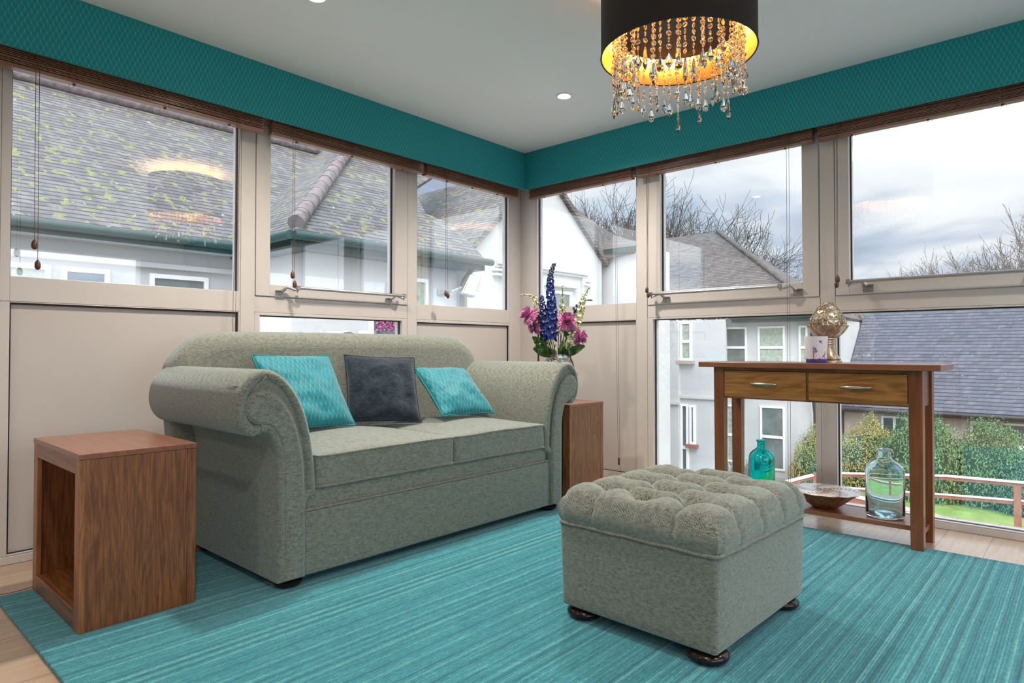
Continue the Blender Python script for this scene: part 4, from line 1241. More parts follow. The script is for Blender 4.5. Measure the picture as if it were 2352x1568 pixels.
def mum(label, pos, dirv, R, seed, base=(0, .25)):
    random.seed(seed)
    r = thing('chrysanthemum', label, 'flower', tuple(VP(base[0], .20)), 'pink chrysanthemums in the vase')
    d_ = Vector(dirv).normalized()
    obj('stem', MB().tube(stem_path(VP(base[0], .20), pos - d_ * .015, 0), .0032, 6), M_stem, r, smooth=60)
    fl = MB(); inner = MB()
    for layer in range(8):
        th = radians(6 + layer * 13.5); nn = 7 + layer * 3
        Lp = R * (.58 + .06 * layer) if layer < 6 else R * (1.0 + .10 * (layer - 6))
        for k in range(nn):
            a = 2 * pi * (k + random.random() * .5) / nn
            Mx = frame(pos, d_) @ Matrix.Rotation(a, 4, 'Z') @ Matrix.Rotation(-(pi / 2 - th) , 4, 'Y')
            petal(inner if layer < 3 else fl, Mx, Lp * random.uniform(.85, 1.1), R * .20, .35 if layer < 6 else -.25, .5)
    obj('bloom', fl, M_pink, r, smooth=180); obj('inner_petals', inner, M_pinkc, r, smooth=180)
    lf = MB()
    for k in range(2):
        p = VP(base[0], .20).lerp(pos, .5 + .18 * k); leaf_mesh(lf, p, d_ + RV * (.6 if k else -.6) + Vector((0, 0, .2)), .07, .035)
    obj('leaf', lf, M_leafg, r, smooth=180)
UPV = Vector((0, 0, 1))
Z0 = .9 - VZ
def zz(v): return (801 - v) / 361. + Z0       # height in the vase frame from metric photo survey
mum('large pink chrysanthemum bloom at the far left of the bouquet', VP(-.185, .545, -.03), -RV * .75 + UPV * .55 - FV * .35, .068, 1, (-.03, 0))
mum('small pink chrysanthemum hanging low at the left of the bouquet', VP(-.150, .465, -.02), -RV * .95 - UPV * .25 - FV * .3, .050, 2, (-.035, 0))
mum('partly hidden pink chrysanthemum behind the low left bloom', VP(-.110, .515, .03), -RV * .5 + UPV * .5 + FV * .1, .048, 7, (-.02, .01))
mum('pink chrysanthemum facing forward, right of the blue spike', VP(.052, .505, -.08), RV * .15 + UPV * .55 - FV * .85, .068, 3, (.02, 0))
mum('pink chrysanthemum drooping at the right edge of the bouquet', VP(.135, .405, -.03), RV * .9 - UPV * .05 - FV * .45, .066, 4, (.035, 0))

def floret(mb, pos, d_, R, nn=5, curl=.15):
    s0 = random.random() * 6
    for k in range(nn):
        Mx = frame(pos, d_, s0) @ Matrix.Rotation(2 * pi * k / nn, 4, 'Z') @ Matrix.Rotation(-random.uniform(.25, .6), 4, 'Y')
        petal(mb, Mx, R, R * .95, curl, .15, 4)
def spike(name, label, cat, grp, path, kind, seed, n, R0, R1, mat, budmat, base):
    random.seed(seed)
    r = thing(name, label, cat, tuple(VP(base, .20)), grp)
    pts = catmull([VP(base, .20)] + path, 8, False)
    obj('stem', MB().tube(pts, .0026, 6), M_stem, r, smooth=60)
    full = MB(); buds = MB()
    st_i = int(len(pts) * .30)
    for k in range(n):
        u = k / (n - 1); i = st_i + u * (len(pts) - 1 - st_i)
        p = pts[min(len(pts) - 1, int(i))].lerp(pts[min(len(pts) - 1, int(i) + 1)], i % 1)
        a = k * 2.4; out = (RV * cos(a) + FV * sin(a) + UPV * .15).normalized()
        R = R0 + (R1 - R0) * u
        if u < .68: floret(full, p + out * R * .75, out, R)
        else:
            q = p + out * R * .8
            buds.lathe([(0, -R * .6), (R * .42, -R * .1), (R * .5, R * .25), (R * .28, R * .6), (0, R * .7)], 6, M=frame(q, out + UPV * .6))
    obj('florets', full, mat, r, smooth=180); obj('buds', buds, budmat, r, smooth=60)
    return r
spike('delphinium', 'tall deep blue delphinium spike in the middle of the bouquet', 'flower', 'blue delphiniums in the vase',
      [VP(-.045, .30, -.05), VP(-.050, .42, -.075), VP(-.038, .56, -.06), VP(-.048, .70, -.04), VP(-.045, .80, -.03), VP(-.022, .87, -.03)], 0, 5, 96, .030, .010, M_blue, M_bluebud, -.01)
spike('delphinium', 'shorter blue delphinium spike just left of the tall one', 'flower', 'blue delphiniums in the vase',
      [VP(-.075, .38, -.02), VP(-.085, .50, -.02), VP(-.095, .60, -.02), VP(-.105, .665, -.02)], 0, 6, 46, .024, .012, M_blue, M_blue, -.02)
spike('delphinium', 'dark blue delphinium spray leaning to the right of the bouquet', 'flower', 'blue delphiniums in the vase',
      [VP(.05, .36, .02), VP(.08, .48, .02), VP(.11, .57, .02), VP(.17, .635, .02), VP(.225, .640, .02)], 0, 7, 26, .020, .009, M_blue, M_bluebud, .01)
spike('stock_flower', 'cream stock spray arching to the far left of the bouquet', 'flower', 'cream stocks in the vase',
      [VP(-.07, .40, .02), VP(-.115, .55, .01), VP(-.14, .64, 0), VP(-.175, .672, 0), VP(-.235, .676, 0)], 0, 8, 34, .020, .007, M_cream, M_cream, -.02)
spike('stock_flower', 'upright cream stock spike right of the tall blue delphinium', 'flower', 'cream stocks in the vase',
      [VP(.02, .40, .0), VP(.03, .52, 0), VP(.032, .63, 0), VP(.035, .735, 0)], 0, 9, 40, .022, .008, M_cream, M_cream, .01)
spike('stock_flower', 'cream stock spike leaning to the upper right of the bouquet', 'flower', 'cream stocks in the vase',
      [VP(.07, .38, .0), VP(.12, .48, 0), VP(.150, .58, 0), VP(.170, .66, 0), VP(.205, .725, 0)], 0, 10, 46, .025, .008, M_cream, M_cream, .02)
spike('stock_flower', 'short cream stock cluster low at the front right of the vase', 'flower', 'cream stocks in the vase',
      [VP(.05, .32, -.06), VP(.075, .38, -.08), VP(.085, .43, -.08)], 0, 12, 14, .022, .018, M_cream, M_cream, .02)
fo_ = thing('foliage_sprig', 'low green leaves spreading around the rim of the vase', 'leaves', tuple(VP(0, .22)))
random.seed(3)
for k in range(16):
    a = 2 * pi * k / 16; rr = .05
    p = VC + Vector((rr * cos(a), rr * sin(a), .285))
    d_ = Vector((cos(a), sin(a), random.uniform(.3, 1.2)))
    l = MB(); leaf_mesh(l, p, d_, random.uniform(.08, .13), random.uniform(.035, .055)); obj('leaf', l, M_leafg, fo_, smooth=180)
for k in range(7):
    a = 2 * pi * k / 7 + .3
    l = MB().tube([VC + Vector((0.01 * cos(a), .01 * sin(a), .20)), VC + Vector((.04 * cos(a), .04 * sin(a), .33)), VC + Vector((.07 * cos(a), .07 * sin(a), .42))], .0028, 5)
    obj('stalk', l, M_stem, fo_)
# ================================================================ OUTSIDE
G0 = -3.4
def mat_grass():
    m, t, b = material('lawn')
    n = t.noise(t.pos(), 3, 4, .6)
    t.put(b.inputs['Base Color'], t.ramp(n, [(.3, (.13, .22, .055)), (.7, (.22, .34, .10))])); b.inputs['Roughness'].default_value = .9; return m
def mat_render():
    m, t, b = material('white painted render')
    n = t.noise(t.pos(), 1.2, 5, .6); n2 = t.noise(t.pos(), 60, 2)
    t.put(b.inputs['Base Color'], t.ramp(n, [(.3, (.50, .505, .515)), (.7, (.56, .56, .565))])); b.inputs['Roughness'].default_value = .85
    t.put(b.inputs['Normal'], t.bump(n2, .15, .01)); return m
def mat_tiles(name, c0, c1, moss=0.0, pitch=.068, tw=.16):
    """clay roof tiles laid in level courses; every course is a step of the same height"""
    m, t, b = material(name)
    p = t.world(); s = t.sep(p)
    wob = t.m('MULTIPLY', t.m('SUBTRACT', t.noise(p, 2.5, 2), .5), .018)
    v = t.m('DIVIDE', t.m('ADD', t.m('ADD', s[2], 10), wob), pitch)
    row = t.m('FLOOR', v); fr_ = t.m('FRACT', v)
    u = t.m('ADD', t.m('DIVIDE', t.m('ADD', t.m('ADD', s[0], s[1]), 50), tw), t.m('MULTIPLY', row, .5))
    fu = t.m('FRACT', u); ui = t.m('FLOOR', u)
    per = t.noise(t.comb(t.m('MULTIPLY', ui, 3.77), t.m('MULTIPLY', row, 5.31), 0), 1, 0)
    n = t.noise(p, 6, 4, .6)
    c = t.ramp(t.m('ADD', t.m('MULTIPLY', per, .7), t.m('MULTIPLY', n, .4)), [(.35, c0), (.75, c1)])
    # lower edge of each course stands proud; the shade under it is painted in, tile joints dark too
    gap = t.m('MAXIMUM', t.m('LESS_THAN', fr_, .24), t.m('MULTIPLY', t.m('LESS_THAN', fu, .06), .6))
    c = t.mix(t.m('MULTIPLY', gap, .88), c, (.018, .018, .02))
    lich = t.m('GREATER_THAN', t.noise(p, 14, 3, .6), .70)
    c = t.mix(t.m('MULTIPLY', lich, .7), c, (.55, .55, .55))
    if moss:
        mn = t.noise(p, 8.0, 0, .5); mn2 = t.noise(p, 26, 2, .6)
        mk = t.ramp(t.m('ADD', t.m('MULTIPLY', mn, .62), t.m('MULTIPLY', mn2, .38)), [(.600 - moss, 0), (.625 - moss, 1)])
        mc = t.ramp(t.noise(p, 30, 2), [(.35, (.11, .12, .05)), (.65, (.26, .27, .10))])
        c = t.mix(mk, c, mc)
    t.put(b.inputs['Base Color'], c); b.inputs['Roughness'].default_value = .75
    t.put(b.inputs['Normal'], t.bump(t.m('MULTIPLY', t.m('SUBTRACT', 1, fr_), 1.0), .8, .03)); return m
M_grass, M_render = mat_grass(), mat_render()
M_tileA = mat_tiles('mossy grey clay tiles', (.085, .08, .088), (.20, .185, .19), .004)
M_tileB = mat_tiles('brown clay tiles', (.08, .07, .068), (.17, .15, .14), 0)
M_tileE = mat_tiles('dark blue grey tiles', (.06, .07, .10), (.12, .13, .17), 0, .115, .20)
M_ridge = simple('pink grey ridge tiles', (.20, .165, .17), .8, noise_amt=.25, noise_scale=9)
M_gutter = simple('green black gutter', (.022, .055, .055), .35)
M_upvc = simple('white window frame', (.85, .86, .87), .35, noise_amt=.01)
M_dglass = simple('dark window glass', (.14, .17, .17), .08, noise_amt=.3, noise_scale=1.5)
M_curtain = simple('pale green curtain', (.36, .42, .36), .8, noise_amt=.15, noise_scale=12)
M_sillr = simple('red brown sill', (.30, .13, .10), .7)
M_sillg = simple('taupe stone sill', (.42, .35, .33), .7)
M_cream_r = simple('beige rendered wall', (.50, .42, .37), .85, noise_amt=.05)
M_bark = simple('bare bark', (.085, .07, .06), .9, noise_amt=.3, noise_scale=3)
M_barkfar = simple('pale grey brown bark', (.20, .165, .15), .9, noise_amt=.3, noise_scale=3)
M_timber = simple('red brown deck timber', (.33, .14, .085), .6, noise_amt=.15, noise_scale=5)
M_railtop = simple('pale painted rail', (.72, .62, .62), .5)
M_down = simple('black downpipe', (.03, .03, .035), .4)

struct('ground', MB().box(-40, 90, -60, 90, G0 - .3, G0), simple('grey paving', (.30, .29, .28), .9, noise_scale=2))
struct('lawn', MB().box(15.2, 24.5, -14, 6.4, G0, G0 + .02), M_grass)

def ewin(parent, plane, a0, a1, z0, z1, d=.06, mull=None, trans=None, curtain=False, sill=None, flip=-1):
    """window on the plane x = c or y = c, facing the viewer (towards smaller values)"""
    ax, c = plane
    def B(mb, p0, p1, q0, q1, d0, d1):
        return mb.box(c - d1, c - d0, p0, p1, q0, q1) if ax == 'x' else mb.box(p0, p1, c - d1, c - d0, q0, q1)
    fr = MB(); w_ = .065
    B(fr, a0, a0 + w_, z0, z1, 0, d); B(fr, a1 - w_, a1, z0, z1, 0, d); B(fr, a0 + w_, a1 - w_, z0, z0 + w_, 0, d); B(fr, a0 + w_, a1 - w_, z1 - w_, z1, 0, d)
    if mull: B(fr, mull - .04, mull + .04, z0 + w_, z1 - w_, 0, d)
    if trans: B(fr, a0 + w_, a1 - w_, trans - .045, trans + .045, 0, d * 1.1)
    wn = obj('window', fr, M_upvc, parent)
    obj('pane', B(MB(), a0 + w_, a1 - w_, z0 + w_, z1 - w_, .005, .02), M_curtain if curtain else M_dglass, wn)
    if sill: obj('sill', B(MB(), a0 - .08, a1 + .08, z0 - .10, z0, -.01, d + .10), sill, wn)
    return wn

def roof_slab(parent, pts, mat, name='roof', th=.10):
    n = (Vector(pts[1]) - Vector(pts[0])).cross(Vector(pts[2]) - Vector(pts[0])).normalized()
    if n.z > 0: n = -n
    return obj(name, MB().slab(pts, n * th), mat, parent)
def ridge(parent, a, b, r=.11, name='ridge_tiles', mat=None):
    a = Vector(a); b = Vector(b); L = (b - a).length; n = max(2, int(L / .33)); mb = MB()
    for i in range(n):
        p = a.lerp(b, i / n); q = a.lerp(b, (i + 1.06) / n)
        mb.tube([p, q], [r, r * .93], 10)
    return obj(name, mb, mat or M_ridge, parent, smooth=50)

# ---- wing behind the sofa wall (A) and its projecting hipped block (B)
P_ = .84
A = thing('house_wing', 'white house with mossy tiled roofs and pink hip ridge outside the left windows', 'building', (-2, 10.4, G0))
obj('wall', MB().box(-14, 5.2, 10.4, 16.6, G0, 2.48), M_render, A)
ez, ey = 2.55, 10.0
rz = ez + (13.5 - ey) * P_
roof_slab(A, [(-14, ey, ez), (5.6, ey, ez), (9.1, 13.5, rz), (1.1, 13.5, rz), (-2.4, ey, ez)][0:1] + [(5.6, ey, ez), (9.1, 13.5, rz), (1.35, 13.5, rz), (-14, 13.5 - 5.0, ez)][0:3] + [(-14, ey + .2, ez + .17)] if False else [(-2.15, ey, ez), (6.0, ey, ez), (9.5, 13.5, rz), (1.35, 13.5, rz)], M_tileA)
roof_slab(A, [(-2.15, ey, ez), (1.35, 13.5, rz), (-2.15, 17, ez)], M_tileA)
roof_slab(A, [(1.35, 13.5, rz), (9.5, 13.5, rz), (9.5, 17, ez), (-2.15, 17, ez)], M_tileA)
ridge(A, (-2.15, ey, ez + .06), (1.35, 13.5, rz + .06)); ridge(A, (1.35, 13.5, rz + .05), (9.5, 13.5, rz + .05))
obj('gutter', MB().tube([(-2.2, ey - .06, ez - .05), (5.2, ey - .06, ez - .05)], .062, 10), M_gutter, A, smooth=60)
obj('fascia', MB().box(-2.2, 5.2, ey + .02, ey + .05, ez - .17, ez - .04), M_gutter, A)
obj('soffit', MB().box(-2.2, 5.2, ey + .05, 10.4, ez - .17, ez - .14), M_render, A)
ewin(A, ('y', 10.4), 1.35, 2.28, 1.35, 2.02, mull=1.8, curtain=True)
ewin(A, ('y', 10.4), 2.40, 2.98, 1.15, 2.02)
ewin(A, ('y', 10.4), 3.5, 4.35, 1.15, 2.02)
obj('cornice', MB().box(-2, 5.2, 10.28, 10.4, 2.10, 2.17), M_render, A)

B_ = A
by, bx0, bx1 = 8.3, 4.65, 8.50
obj('wall', MB().box(bx0 + .4, bx1 - .35, by + .4, 12.4, G0, 2.48), M_render, B_)
hx = 4.2
top = (bx0 + hx, by + hx, ez + hx * P_)
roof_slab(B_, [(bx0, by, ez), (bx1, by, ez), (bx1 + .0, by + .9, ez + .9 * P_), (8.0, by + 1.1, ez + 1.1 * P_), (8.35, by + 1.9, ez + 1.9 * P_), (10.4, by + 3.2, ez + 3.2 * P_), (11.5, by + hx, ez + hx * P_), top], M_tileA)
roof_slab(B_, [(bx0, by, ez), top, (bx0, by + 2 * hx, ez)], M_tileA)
ridge(B_, (bx0 + .1, by + .1, ez + .14), (top[0], top[1], top[2] + .06), .125)
obj('gutter', MB().tube([(bx0 - .02, by - .07, ez - .06), (bx1 + .1, by - .07, ez - .06)], .065, 10), M_gutter, B_, smooth=60)
obj('gutter', MB().tube([(bx0 - .07, by - .05, ez - .06), (bx0 - .07, by + 2.2, ez - .06)], .065, 10), M_gutter, B_, smooth=60)
obj('fascia', MB().box(bx0, bx1, by + .02, by + .07, ez - .20, ez - .05).box(bx0 + .02, bx1, by + .03, by + .4, ez - .21, ez - .18).box(bx0 + .02, bx0 + .4, by + .4, by + 2.0, ez - .21, ez - .18), M_gutter, B_)
dp = MB(); dp.tube([(8.22, by - .02, ez - .10), (8.22, by + .28, ez - .40), (8.22, by + .33, ez - .55), (8.22, by + .33, G0 + .02)], .05, 10)
obj('downpipe', dp, M_down, B_, smooth=60)
ewin(B_, ('y', by + .4), 6.98, 7.42, 1.2, 2.12, curtain=True)
ewin(B_, ('y', by + .4), 6.20, 6.92, .70, 1.42, sill=M_upvc)
# flower pots seen behind that low window
random.seed(2)
fw = MB()
for k in range(60):
    floret(fw, Vector((6.32 + .56 * random.random(), by + .36 - .02 * random.random(), 1.19 + .17 * random.random())), Vector((random.uniform(-.6, .6), -1, random.uniform(-.3, .6))), random.uniform(.018, .034))
tag(obj('window_flowers', fw, M_pink), 'row of pink flowers showing in the low white window beyond the sofa back', 'flowers')
bpy.data.objects['window_flowers']['kind'] = 'stuff'
fl = thing('floodlight', 'cream-faced floodlight on a bracket at the corner of the white block', 'lamp', (8.10, 8.50, 1.95))
Mx = Matrix.Translation((8.16, 8.33, 2.05)) @ Matrix.Rotation(radians(-20), 4, 'Z') @ Matrix.Rotation(radians(12), 4, 'Y')
obj('housing', MB().prism([(-.17, -.20), (.12, -.20), (.17, .20), (-.06, .20)], .0, .16, 'y', M=Mx), M_zinc, fl, bevel=.02)
obj('lens', MB().prism([(-.12, -.17), (.10, -.17), (.14, .17), (-.05, .17)], -.02, -.001, 'y', M=Mx), simple('cream lens', (.80, .78, .52), .2), fl)
obj('bracket', MB().tube([(7.72, 8.70, 1.92), (7.80, 8.45, 1.92), (7.98, 8.40, 2.0)], .03, 8).box(7.66, 7.82, 8.66, 8.70, 1.86, 1.98), M_zinc, fl)

# ---- white gable (C)
Cg = thing('gabled_house', 'white rendered gable house seen through the windows on both sides of the room corner', 'building', (11.3, 9.2, G0))
gy = 9.2
obj('gable_wall', MB().prism([(8.9, G0), (8.9, 2.85), (11.28, 4.98), (13.62, 3.13), (13.62, G0)], gy, gy + .35, 'y').box(8.9, 13.6, gy + .35, gy + 5, G0, 2.8), M_render, Cg)
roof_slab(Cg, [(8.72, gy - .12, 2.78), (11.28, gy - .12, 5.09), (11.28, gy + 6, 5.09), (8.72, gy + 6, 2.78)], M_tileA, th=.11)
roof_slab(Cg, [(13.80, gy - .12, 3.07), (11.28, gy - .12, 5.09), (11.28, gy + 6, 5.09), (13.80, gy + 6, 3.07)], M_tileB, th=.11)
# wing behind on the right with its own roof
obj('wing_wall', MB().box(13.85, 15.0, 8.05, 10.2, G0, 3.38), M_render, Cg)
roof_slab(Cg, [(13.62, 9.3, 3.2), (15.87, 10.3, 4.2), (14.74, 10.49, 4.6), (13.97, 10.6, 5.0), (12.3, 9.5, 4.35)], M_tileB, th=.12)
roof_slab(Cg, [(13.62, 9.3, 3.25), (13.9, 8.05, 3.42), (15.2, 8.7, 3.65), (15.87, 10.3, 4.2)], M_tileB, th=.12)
obj('eave_board', MB().box(13.68, 13.76, 8.0, 9.2, 3.30, 3.42), M_gutter, Cg)
def cband(x0, x1, z0, z1, dd=.12): return MB().box(x0, x1, gy - dd, gy, z0, z1).box(x0, x1, gy - dd * .6, gy, z0 - .06, z0)
obj('cornice', cband(9.68, 10.3, 2.66, 2.73), M_render, Cg)
obj('cornice', cband(10.9, 12.92, 2.68, 2.76), M_render, Cg)
obj('pilaster', MB().box(12.72, 12.86, gy - .06, gy, .5, 2.62), M_render, Cg)
obj('wall_vent', MB().box(12.80, 13.10, gy - .12, gy, 2.53, 2.57).box(12.74, 13.0, gy - .12, gy, 2.44, 2.48), M_upvc, Cg)
obj('wall_vent', MB().box(9.60, 9.95, gy - .12, gy, 2.52, 2.56).box(9.62, 9.9, gy - .12, gy, 2.42, 2.46), M_upvc, Cg)
ewin(Cg, ('y', gy), 11.45, 12.30, 1.2, 2.24, sill=M_upvc)
obj('window_hood', MB().box(11.3, 12.5, gy - .14, gy, 2.33, 2.38), M_render, Cg)

# ---- far house with bays (D)
Dh = thing('far_house', 'two-storey white house with several windows and a hipped brown roof, beyond the console table', 'building', (23, 9, G0))
dx = 22.0
obj('wall', MB().box(dx, dx + 6, 6.8, 14, G0, 1.95), M_render, Dh)
# front bay nearer to us on the left
obj('bay_wall', MB().prism([(17.45, 9.10), (17.6, 9.10), (17.6, 7.71), (dx - .01, 9.60), (dx - .01, 12.5), (17.45, 12.5)], G0, 1.74, 'z'), M_render, Dh)
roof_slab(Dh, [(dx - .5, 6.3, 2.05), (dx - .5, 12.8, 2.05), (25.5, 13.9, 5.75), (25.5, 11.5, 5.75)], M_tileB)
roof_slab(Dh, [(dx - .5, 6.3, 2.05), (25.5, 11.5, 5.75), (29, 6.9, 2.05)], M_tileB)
ridge(Dh, (dx - .4, 6.4, 2.2), (25.5, 11.5, 5.8), .09, mat=M_tileB)
obj('gutter', MB().tube([(dx - .55, 6.25, 1.98), (dx - .55, 9.2, 1.98)], .09, 8).box(dx - .5, dx, 6.3, 9.2, 1.80, 1.9), M_gutter, Dh)
for a0, a1, z0, z1, cur, zm in ((8.86, 9.64, .18, 1.66, False, .95), (7.58, 8.48, .18, 1.66, True, .95), (6.86, 7.14, .18, 1.66, True, .95)):
    ewin(Dh, ('x', dx), a0, a1, z0, z1, trans=zm, curtain=cur, sill=M_upvc)
ewin(Dh, ('x', dx), 9.0, 9.62, -3.05, -1.05, trans=-2.1, curtain=True)
ewin(Dh, ('x', dx), 7.6, 8.42, -3.15, -1.02, trans=-2.05)
obj('string_course', MB().box(dx - .08, dx, 6.78, 14, -.70, -.62), M_render, Dh)
bx_ = 17.0
ewin(Dh, ('x', 17.6), 8.72, 9.09, .56, 1.70, trans=1.12, curtain=True, sill=M_sillg)
ewin(Dh, ('x', 17.6), 8.62, 8.80, -1.88, -.74, sill=M_sillr)
ewin(Dh, ('x', 17.6), 8.84, 9.09, -2.9, -.72, trans=-2.0)
obj('string_course', MB().box(17.37, 17.45, 9.02, 12.5, -.74, -.66).box(17.53, 17.6, 7.71, 9.09, -.55, -.48), M_render, Dh)
obj('downpipe', MB().tube([(dx - .1, 6.70, 1.9), (dx - .1, 6.70, -.2), (dx - .3, 6.62, -.5), (dx - .1, 6.62, -1.2), (dx - .1, 6.62, G0)], .07, 8), M_down, Dh, smooth=60)

# ---- long low building (E)
E_ = thing('low_building', 'long single-storey beige building with a dark tiled roof behind the hedge', 'building', (26, 0, G0))
ex = 25.0
obj('wall', MB().box(ex + .4, ex + 8, -16, 6.7, G0, -1.15), M_cream_r, E_)
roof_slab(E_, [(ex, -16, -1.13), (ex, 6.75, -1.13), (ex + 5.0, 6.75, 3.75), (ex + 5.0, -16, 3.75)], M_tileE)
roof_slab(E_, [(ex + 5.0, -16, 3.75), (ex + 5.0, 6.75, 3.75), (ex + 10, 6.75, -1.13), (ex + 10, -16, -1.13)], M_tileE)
obj('gutter', MB().tube([(ex - .06, -16, -1.22), (ex - .06, 6.75, -1.22)], .08, 8), M_down, E_, smooth=60)
obj('soffit', MB().box(ex, ex + .4, -16, 7.5, -1.33, -1.25), M_down, E_)
for a0, a1, mu in ((2.25, 2.95, None), (1.40, 2.18, None), (4.7, 5.5, 5.1), (-.9, .2, -.3), (-3, -2, -2.5)):
    ewin(E_, ('x', ex + .4), a0, a1, -2.15, -1.42, mull=mu, sill=M_upvc)

# ---- shrubs: leafy mounds of the hedge
def shrub_mesh(seed, n=7500):
    random.seed(seed); vs = []; fs = []
    core = MB()
    for k in range(n):
        u = random.random() * 2 * pi; v = random.random() ** .7 * pi / 2 * 1.05
        d_ = Vector((cos(u) * sin(v + .0), sin(u) * sin(v), cos(v)))
        lump = 1 + .22 * mnoise.noise(d_ * 2.3 + Vector((seed * 4.1, 0, 0))) + .10 * mnoise.noise(d_ * 6 + Vector((seed, 3, 0)))
        p = d_ * lump * random.uniform(.86, 1.02)
        nrm = (d_ + Vector((random.uniform(-.7, .7), random.uniform(-.7, .7), random.uniform(-.3, .9)))).normalized()
        q = frame(p, nrm, random.random() * 6)
        L = random.uniform(.032, .062); W2_ = L * .55
        core.add([(0, 0, 0), (L * .5, W2_ * .5, .012), (L, 0, 0), (L * .5, -W2_ * .5, .012)], [(0, 1, 2, 3)], q)
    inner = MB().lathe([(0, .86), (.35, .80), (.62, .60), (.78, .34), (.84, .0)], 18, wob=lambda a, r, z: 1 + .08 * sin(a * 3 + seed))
    return core, inner
def mat_leaf(name, c0, c1):
    m, t, b = material(name)
    n = t.noise(t.pos(), 5, 3, .6)
    t.put(b.inputs['Base Color'], t.ramp(n, [(.3, c0), (.7, c1)])); b.inputs['Roughness'].default_value = .5
    b.inputs['Specular IOR Level'].default_value = .6; return m
M_lf = [mat_leaf('laurel leaves', (.05, .13, .05), (.20, .34, .14)), mat_leaf('yellow green leaves', (.22, .22, .05), (.50, .44, .14)), mat_leaf('blue green leaves', (.04, .13, .09), (.14, .30, .20))]
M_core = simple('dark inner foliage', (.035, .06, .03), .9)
def shrub(x, y, sx, sy, h, mi, label, proto={}):
    key = mi
    if key not in proto:
        c, i_ = shrub_mesh(mi + 1)
        r = thing('shrub', label, 'shrub', (x, y, G0), 'hedge shrubs in front of the low building')
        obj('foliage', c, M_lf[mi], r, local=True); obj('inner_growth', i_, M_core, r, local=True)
        proto[key] = r
    else:
        r = copy_tree(proto[key]); r['label'] = label
    r.location = (x, y, G0); r.scale = (sx, sy, h)
    return r
for a in ((21.2, 6.35, .85, .80, 1.75, 1, 'yellow-green shrub left of the white mullion behind the console'),
          (20.9, 6.05, .75, .55, 1.35, 2, 'dark green shrub low down beside the yellow-green one, left of the mullion'),
          (22.6, 5.15, 1.2, 1.15, 1.95, 1, 'yellow-brown topped shrub just right of the mullion'),
          (22.2, 3.75, 1.4, 1.35, 2.30, 0, 'tallest leafy laurel shrub behind the clear bottle'),
          (22.6, 2.15, 1.4, 1.20, 2.22, 0, 'large laurel shrub right of the console table leg'),
          (21.9, 1.15, 1.2, 1.10, 1.55, 2, 'blue-green rounded shrub at the right edge above the lawn'),
          (22.8, .2, 1.4, 1.3, 1.9, 1, 'yellow-green shrub at the far right edge of the photo'),
          (22.4, -2.0, 1.5, 1.4, 2.0, 0, 'laurel shrub beyond the right edge of the photo')):
    shrub(*a)
# dry lavender beside the far house
random.seed(8)
lv = MB()
for k in range(160):
    a = random.random() * 6.28; r_ = random.random() * .7
    p = Vector((19.0 + r_ * cos(a) * .5, 7.78 + r_ * sin(a) * .45, G0)); q = p + Vector((random.uniform(-.35, .35), random.uniform(-.35, .35), random.uniform(.5, .95)))
    lv.tube([p, p.lerp(q, .5) + Vector((0, 0, .05)), q], [.010, .008, .014], 3)
tag(obj('dry_shrub', lv, simple('dry lilac brown stems', (.26, .19, .18), .9)), 'dry brown-purple shrub at the foot of the white house, left of the console', 'shrub')

# ---- timber railing of the garden ramp
rl = thing('garden_railing', 'brown timber garden railing with pale top rails outside the right window', 'railing', (14, 3, G0))
def railseg(mb, a, b, w_, h_):
    a = Vector(a); b = Vector(b); d_ = (b - a).normalized(); s_ = d_.cross(Vector((0, 0, 1))).normalized() * w_ / 2
    up = Vector((0, 0, h_ / 2))
    vs = [a - s_ - up, a + s_ - up, a + s_ + up, a - s_ + up, b - s_ - up, b + s_ - up, b + s_ + up, b - s_ + up]
    mb.add(vs, [(0, 1, 2, 3), (7, 6, 5, 4), (0, 4, 5, 1), (2, 6, 7, 3), (1, 5, 6, 2), (0, 3, 7, 4)])
    return mb
path = [(14, -3.0), (14, .9), (14, 2.0), (14, 3.8), (13.9, 4.25), (13.0, 4.75)]
zt = [-1.30, -1.37, -1.40, -1.58, -1.66, -1.80]
def along(dz, w_, h_, mat, nm, z=zt):
    mb = MB()
    for i in range(len(path) - 1):
        railseg(mb, (*path[i], z[i] + dz), (*path[i + 1], z[i + 1] + dz), w_, h_)
    obj(nm, mb, mat, rl)
along(0, .10, .028, M_railtop, 'top_cap'); along(-.045, .05, .055, M_timber, 'top_rail')
z2 = [-1.60, -1.68, -1.74, -1.86, -1.90, -2.0]
along(0, .08, .022, M_railtop, 'middle_cap', z2); along(-.04, .045, .06, M_timber, 'middle_rail', z2)
z3 = [-2.75, -2.16, -1.99, -1.98, -2.02, -2.1]
z3 = [-2.6, -2.18, -2.02, -1.80, -1.78, -1.82]
along(-.16, .10, .05, M_railtop, 'bottom_cap', z3); along(-.24, .05, .14, M_timber, 'bottom_board', z3)
for y, x in ((.98, 14), (2.75, 14), (4.2, 13.9), (-1, 14)):
    obj('post', MB().box(x - .05, x + .05, y - .05, y + .05, G0, -1.42 if y < 3 else -1.62), M_timber, rl)

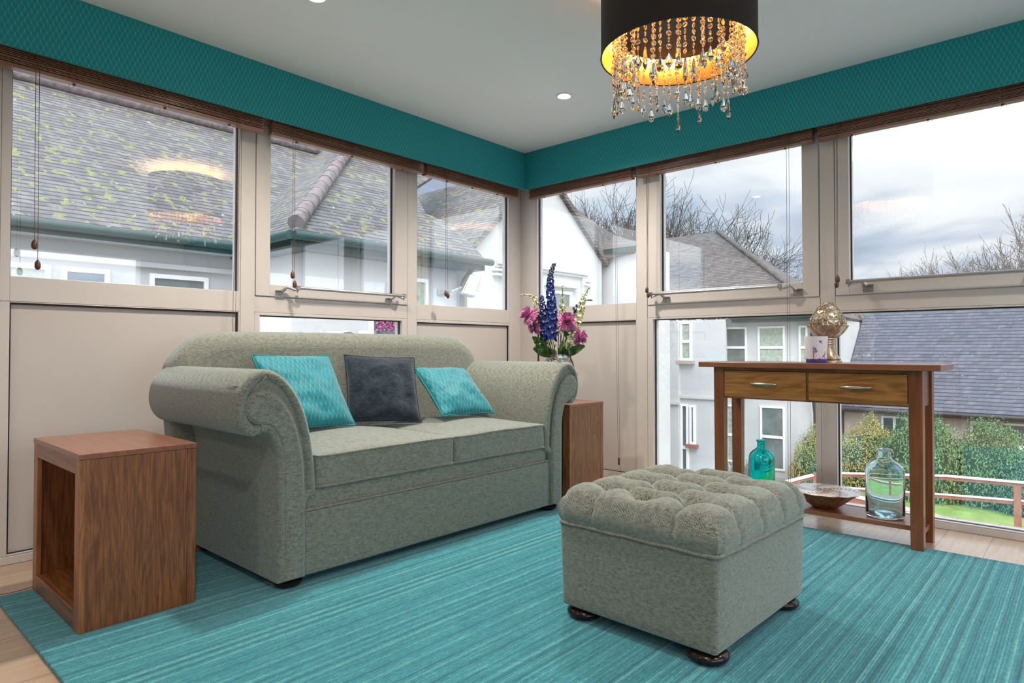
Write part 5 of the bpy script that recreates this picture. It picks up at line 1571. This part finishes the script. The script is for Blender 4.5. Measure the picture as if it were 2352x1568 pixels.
# ---- bare trees
def tree_mesh(seed, H, n_main=7, r0=.16, minr=.008, levels=6, fan=1.05, budget=4200):
    """trunk with ascending limbs that fork again and again into fine twigs; H is the overall height"""
    random.seed(seed); mb = MB(); cnt = [0]
    def limb(p, d_, L, r, lev):
        if cnt[0] > budget: return
        cnt[0] += 1
        k = 4; pts = [p]; q = p.copy(); dd = d_.copy()
        for i in range(k):
            dd = (dd + Vector((random.uniform(-1, 1), random.uniform(-1, 1), random.uniform(-.35, .6))) * .20).normalized()
            q = q + dd * L / k; pts.append(q.copy())
        mb.tube(pts, [max(minr, r * (1 - .55 * i / k)) for i in range(k + 1)], 5 if r > .05 else 3)
        if lev == 0: return
        for j in range(random.choice((3, 3, 4))):
            t_ = random.uniform(.30, 1.0) if j else 1.0
            ip = min(k - 1, int(t_ * k)); b = pts[ip].lerp(pts[ip + 1], t_ * k - ip) if t_ < 1 else pts[k]
            ang = random.uniform(.35, fan) * (1 if j else .35)
            ax = (Matrix.Rotation(random.uniform(0, 6.28), 3, dd) @ dd.orthogonal()).normalized()
            nd = (Matrix.Rotation(ang, 3, ax) @ dd + Vector((0, 0, .04))).normalized()
            limb(b, nd, L * (random.uniform(.62, .82) if j else .80), max(minr, r * (.62 if j == 0 else random.uniform(.34, .48))), lev - 1)
    H = H * .97; th = H * .34
    trunk = [Vector((0, 0, 0)), Vector((.1, 0, th * .5)), Vector((0, .1, th))]
    mb.tube(trunk, [r0 * 1.1, r0, r0 * .85], 8)
    for k in range(n_main):
        a = 2 * pi * k / n_main + random.uniform(-.4, .4); tilt = random.uniform(.25, .85) if k else .08
        d_ = Vector((cos(a) * sin(tilt), sin(a) * sin(tilt), cos(tilt)))
        limb(Vector((0, .1, th * random.uniform(.8, 1.0))), d_, H * .24 * random.uniform(.85, 1.1), r0 * .55, levels - 1)
    return mb
def tree(name, label, mesh, mat, loc, grp='bare winter trees'):
    r = obj(name, mesh, mat) if isinstance(mesh, MB) else mesh.copy()
    if not isinstance(mesh, MB): COL.objects.link(r)
    r.location = loc; tag(r, label, 'tree', grp); return r
tA = tree('bare_tree', 'tall bare tree seen over the gable house, left of the opening window', tree_mesh(3, 13.5, 7, .26, .011), M_bark, (33, 22.6, G0))
tB = tree('bare_tree', 'widest bare tree crown, straight above the hipped brown roof', tree_mesh(14, 13.0, 8, .26, .011), M_bark, (34, 17.4, G0))
c = tree('bare_tree', 'bare tree between the gable roof and the window post, left of the widest crown', tA, M_bark, (37, 22.0, G0)); c.rotation_euler = (0, 0, 2.1); c.scale = (.98, .98, 1.06)
c = tree('bare_tree', 'bare tree just right of the widest crown, over the ridge of the brown roof', tB, M_bark, (40, 18.4, G0)); c.rotation_euler = (0, 0, 1.2); c.scale = (.80, .80, 1.0)
c = tree('bare_tree', 'smaller bare tree above the sloping hip of the brown roof', tA, M_bark, (42, 17.0, G0)); c.rotation_euler = (0, 0, 4.0); c.scale = (.62, .62, .86)
c = tree('bare_tree', 'lowest bare tree where the brown roof meets the window frame', tB, M_bark, (45, 15.1, G0)); c.rotation_euler = (0, 0, 5.2); c.scale = (.50, .50, .66)
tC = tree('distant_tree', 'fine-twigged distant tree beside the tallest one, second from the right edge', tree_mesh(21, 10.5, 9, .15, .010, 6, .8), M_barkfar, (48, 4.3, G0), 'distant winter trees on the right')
dl = ('distant twiggy tree at the very right edge, tallest of the row', 'distant twiggy tree third from the right edge', 'distant twiggy tree in the middle of the right-hand row', 'distant twiggy tree where the row slopes down to the left',
      'low distant treetop just above the opening bar', 'lowest distant treetop at the left end of the row', 'distant twiggy tree outside the photo on the right', 'faint low treetop beside the white window frame')
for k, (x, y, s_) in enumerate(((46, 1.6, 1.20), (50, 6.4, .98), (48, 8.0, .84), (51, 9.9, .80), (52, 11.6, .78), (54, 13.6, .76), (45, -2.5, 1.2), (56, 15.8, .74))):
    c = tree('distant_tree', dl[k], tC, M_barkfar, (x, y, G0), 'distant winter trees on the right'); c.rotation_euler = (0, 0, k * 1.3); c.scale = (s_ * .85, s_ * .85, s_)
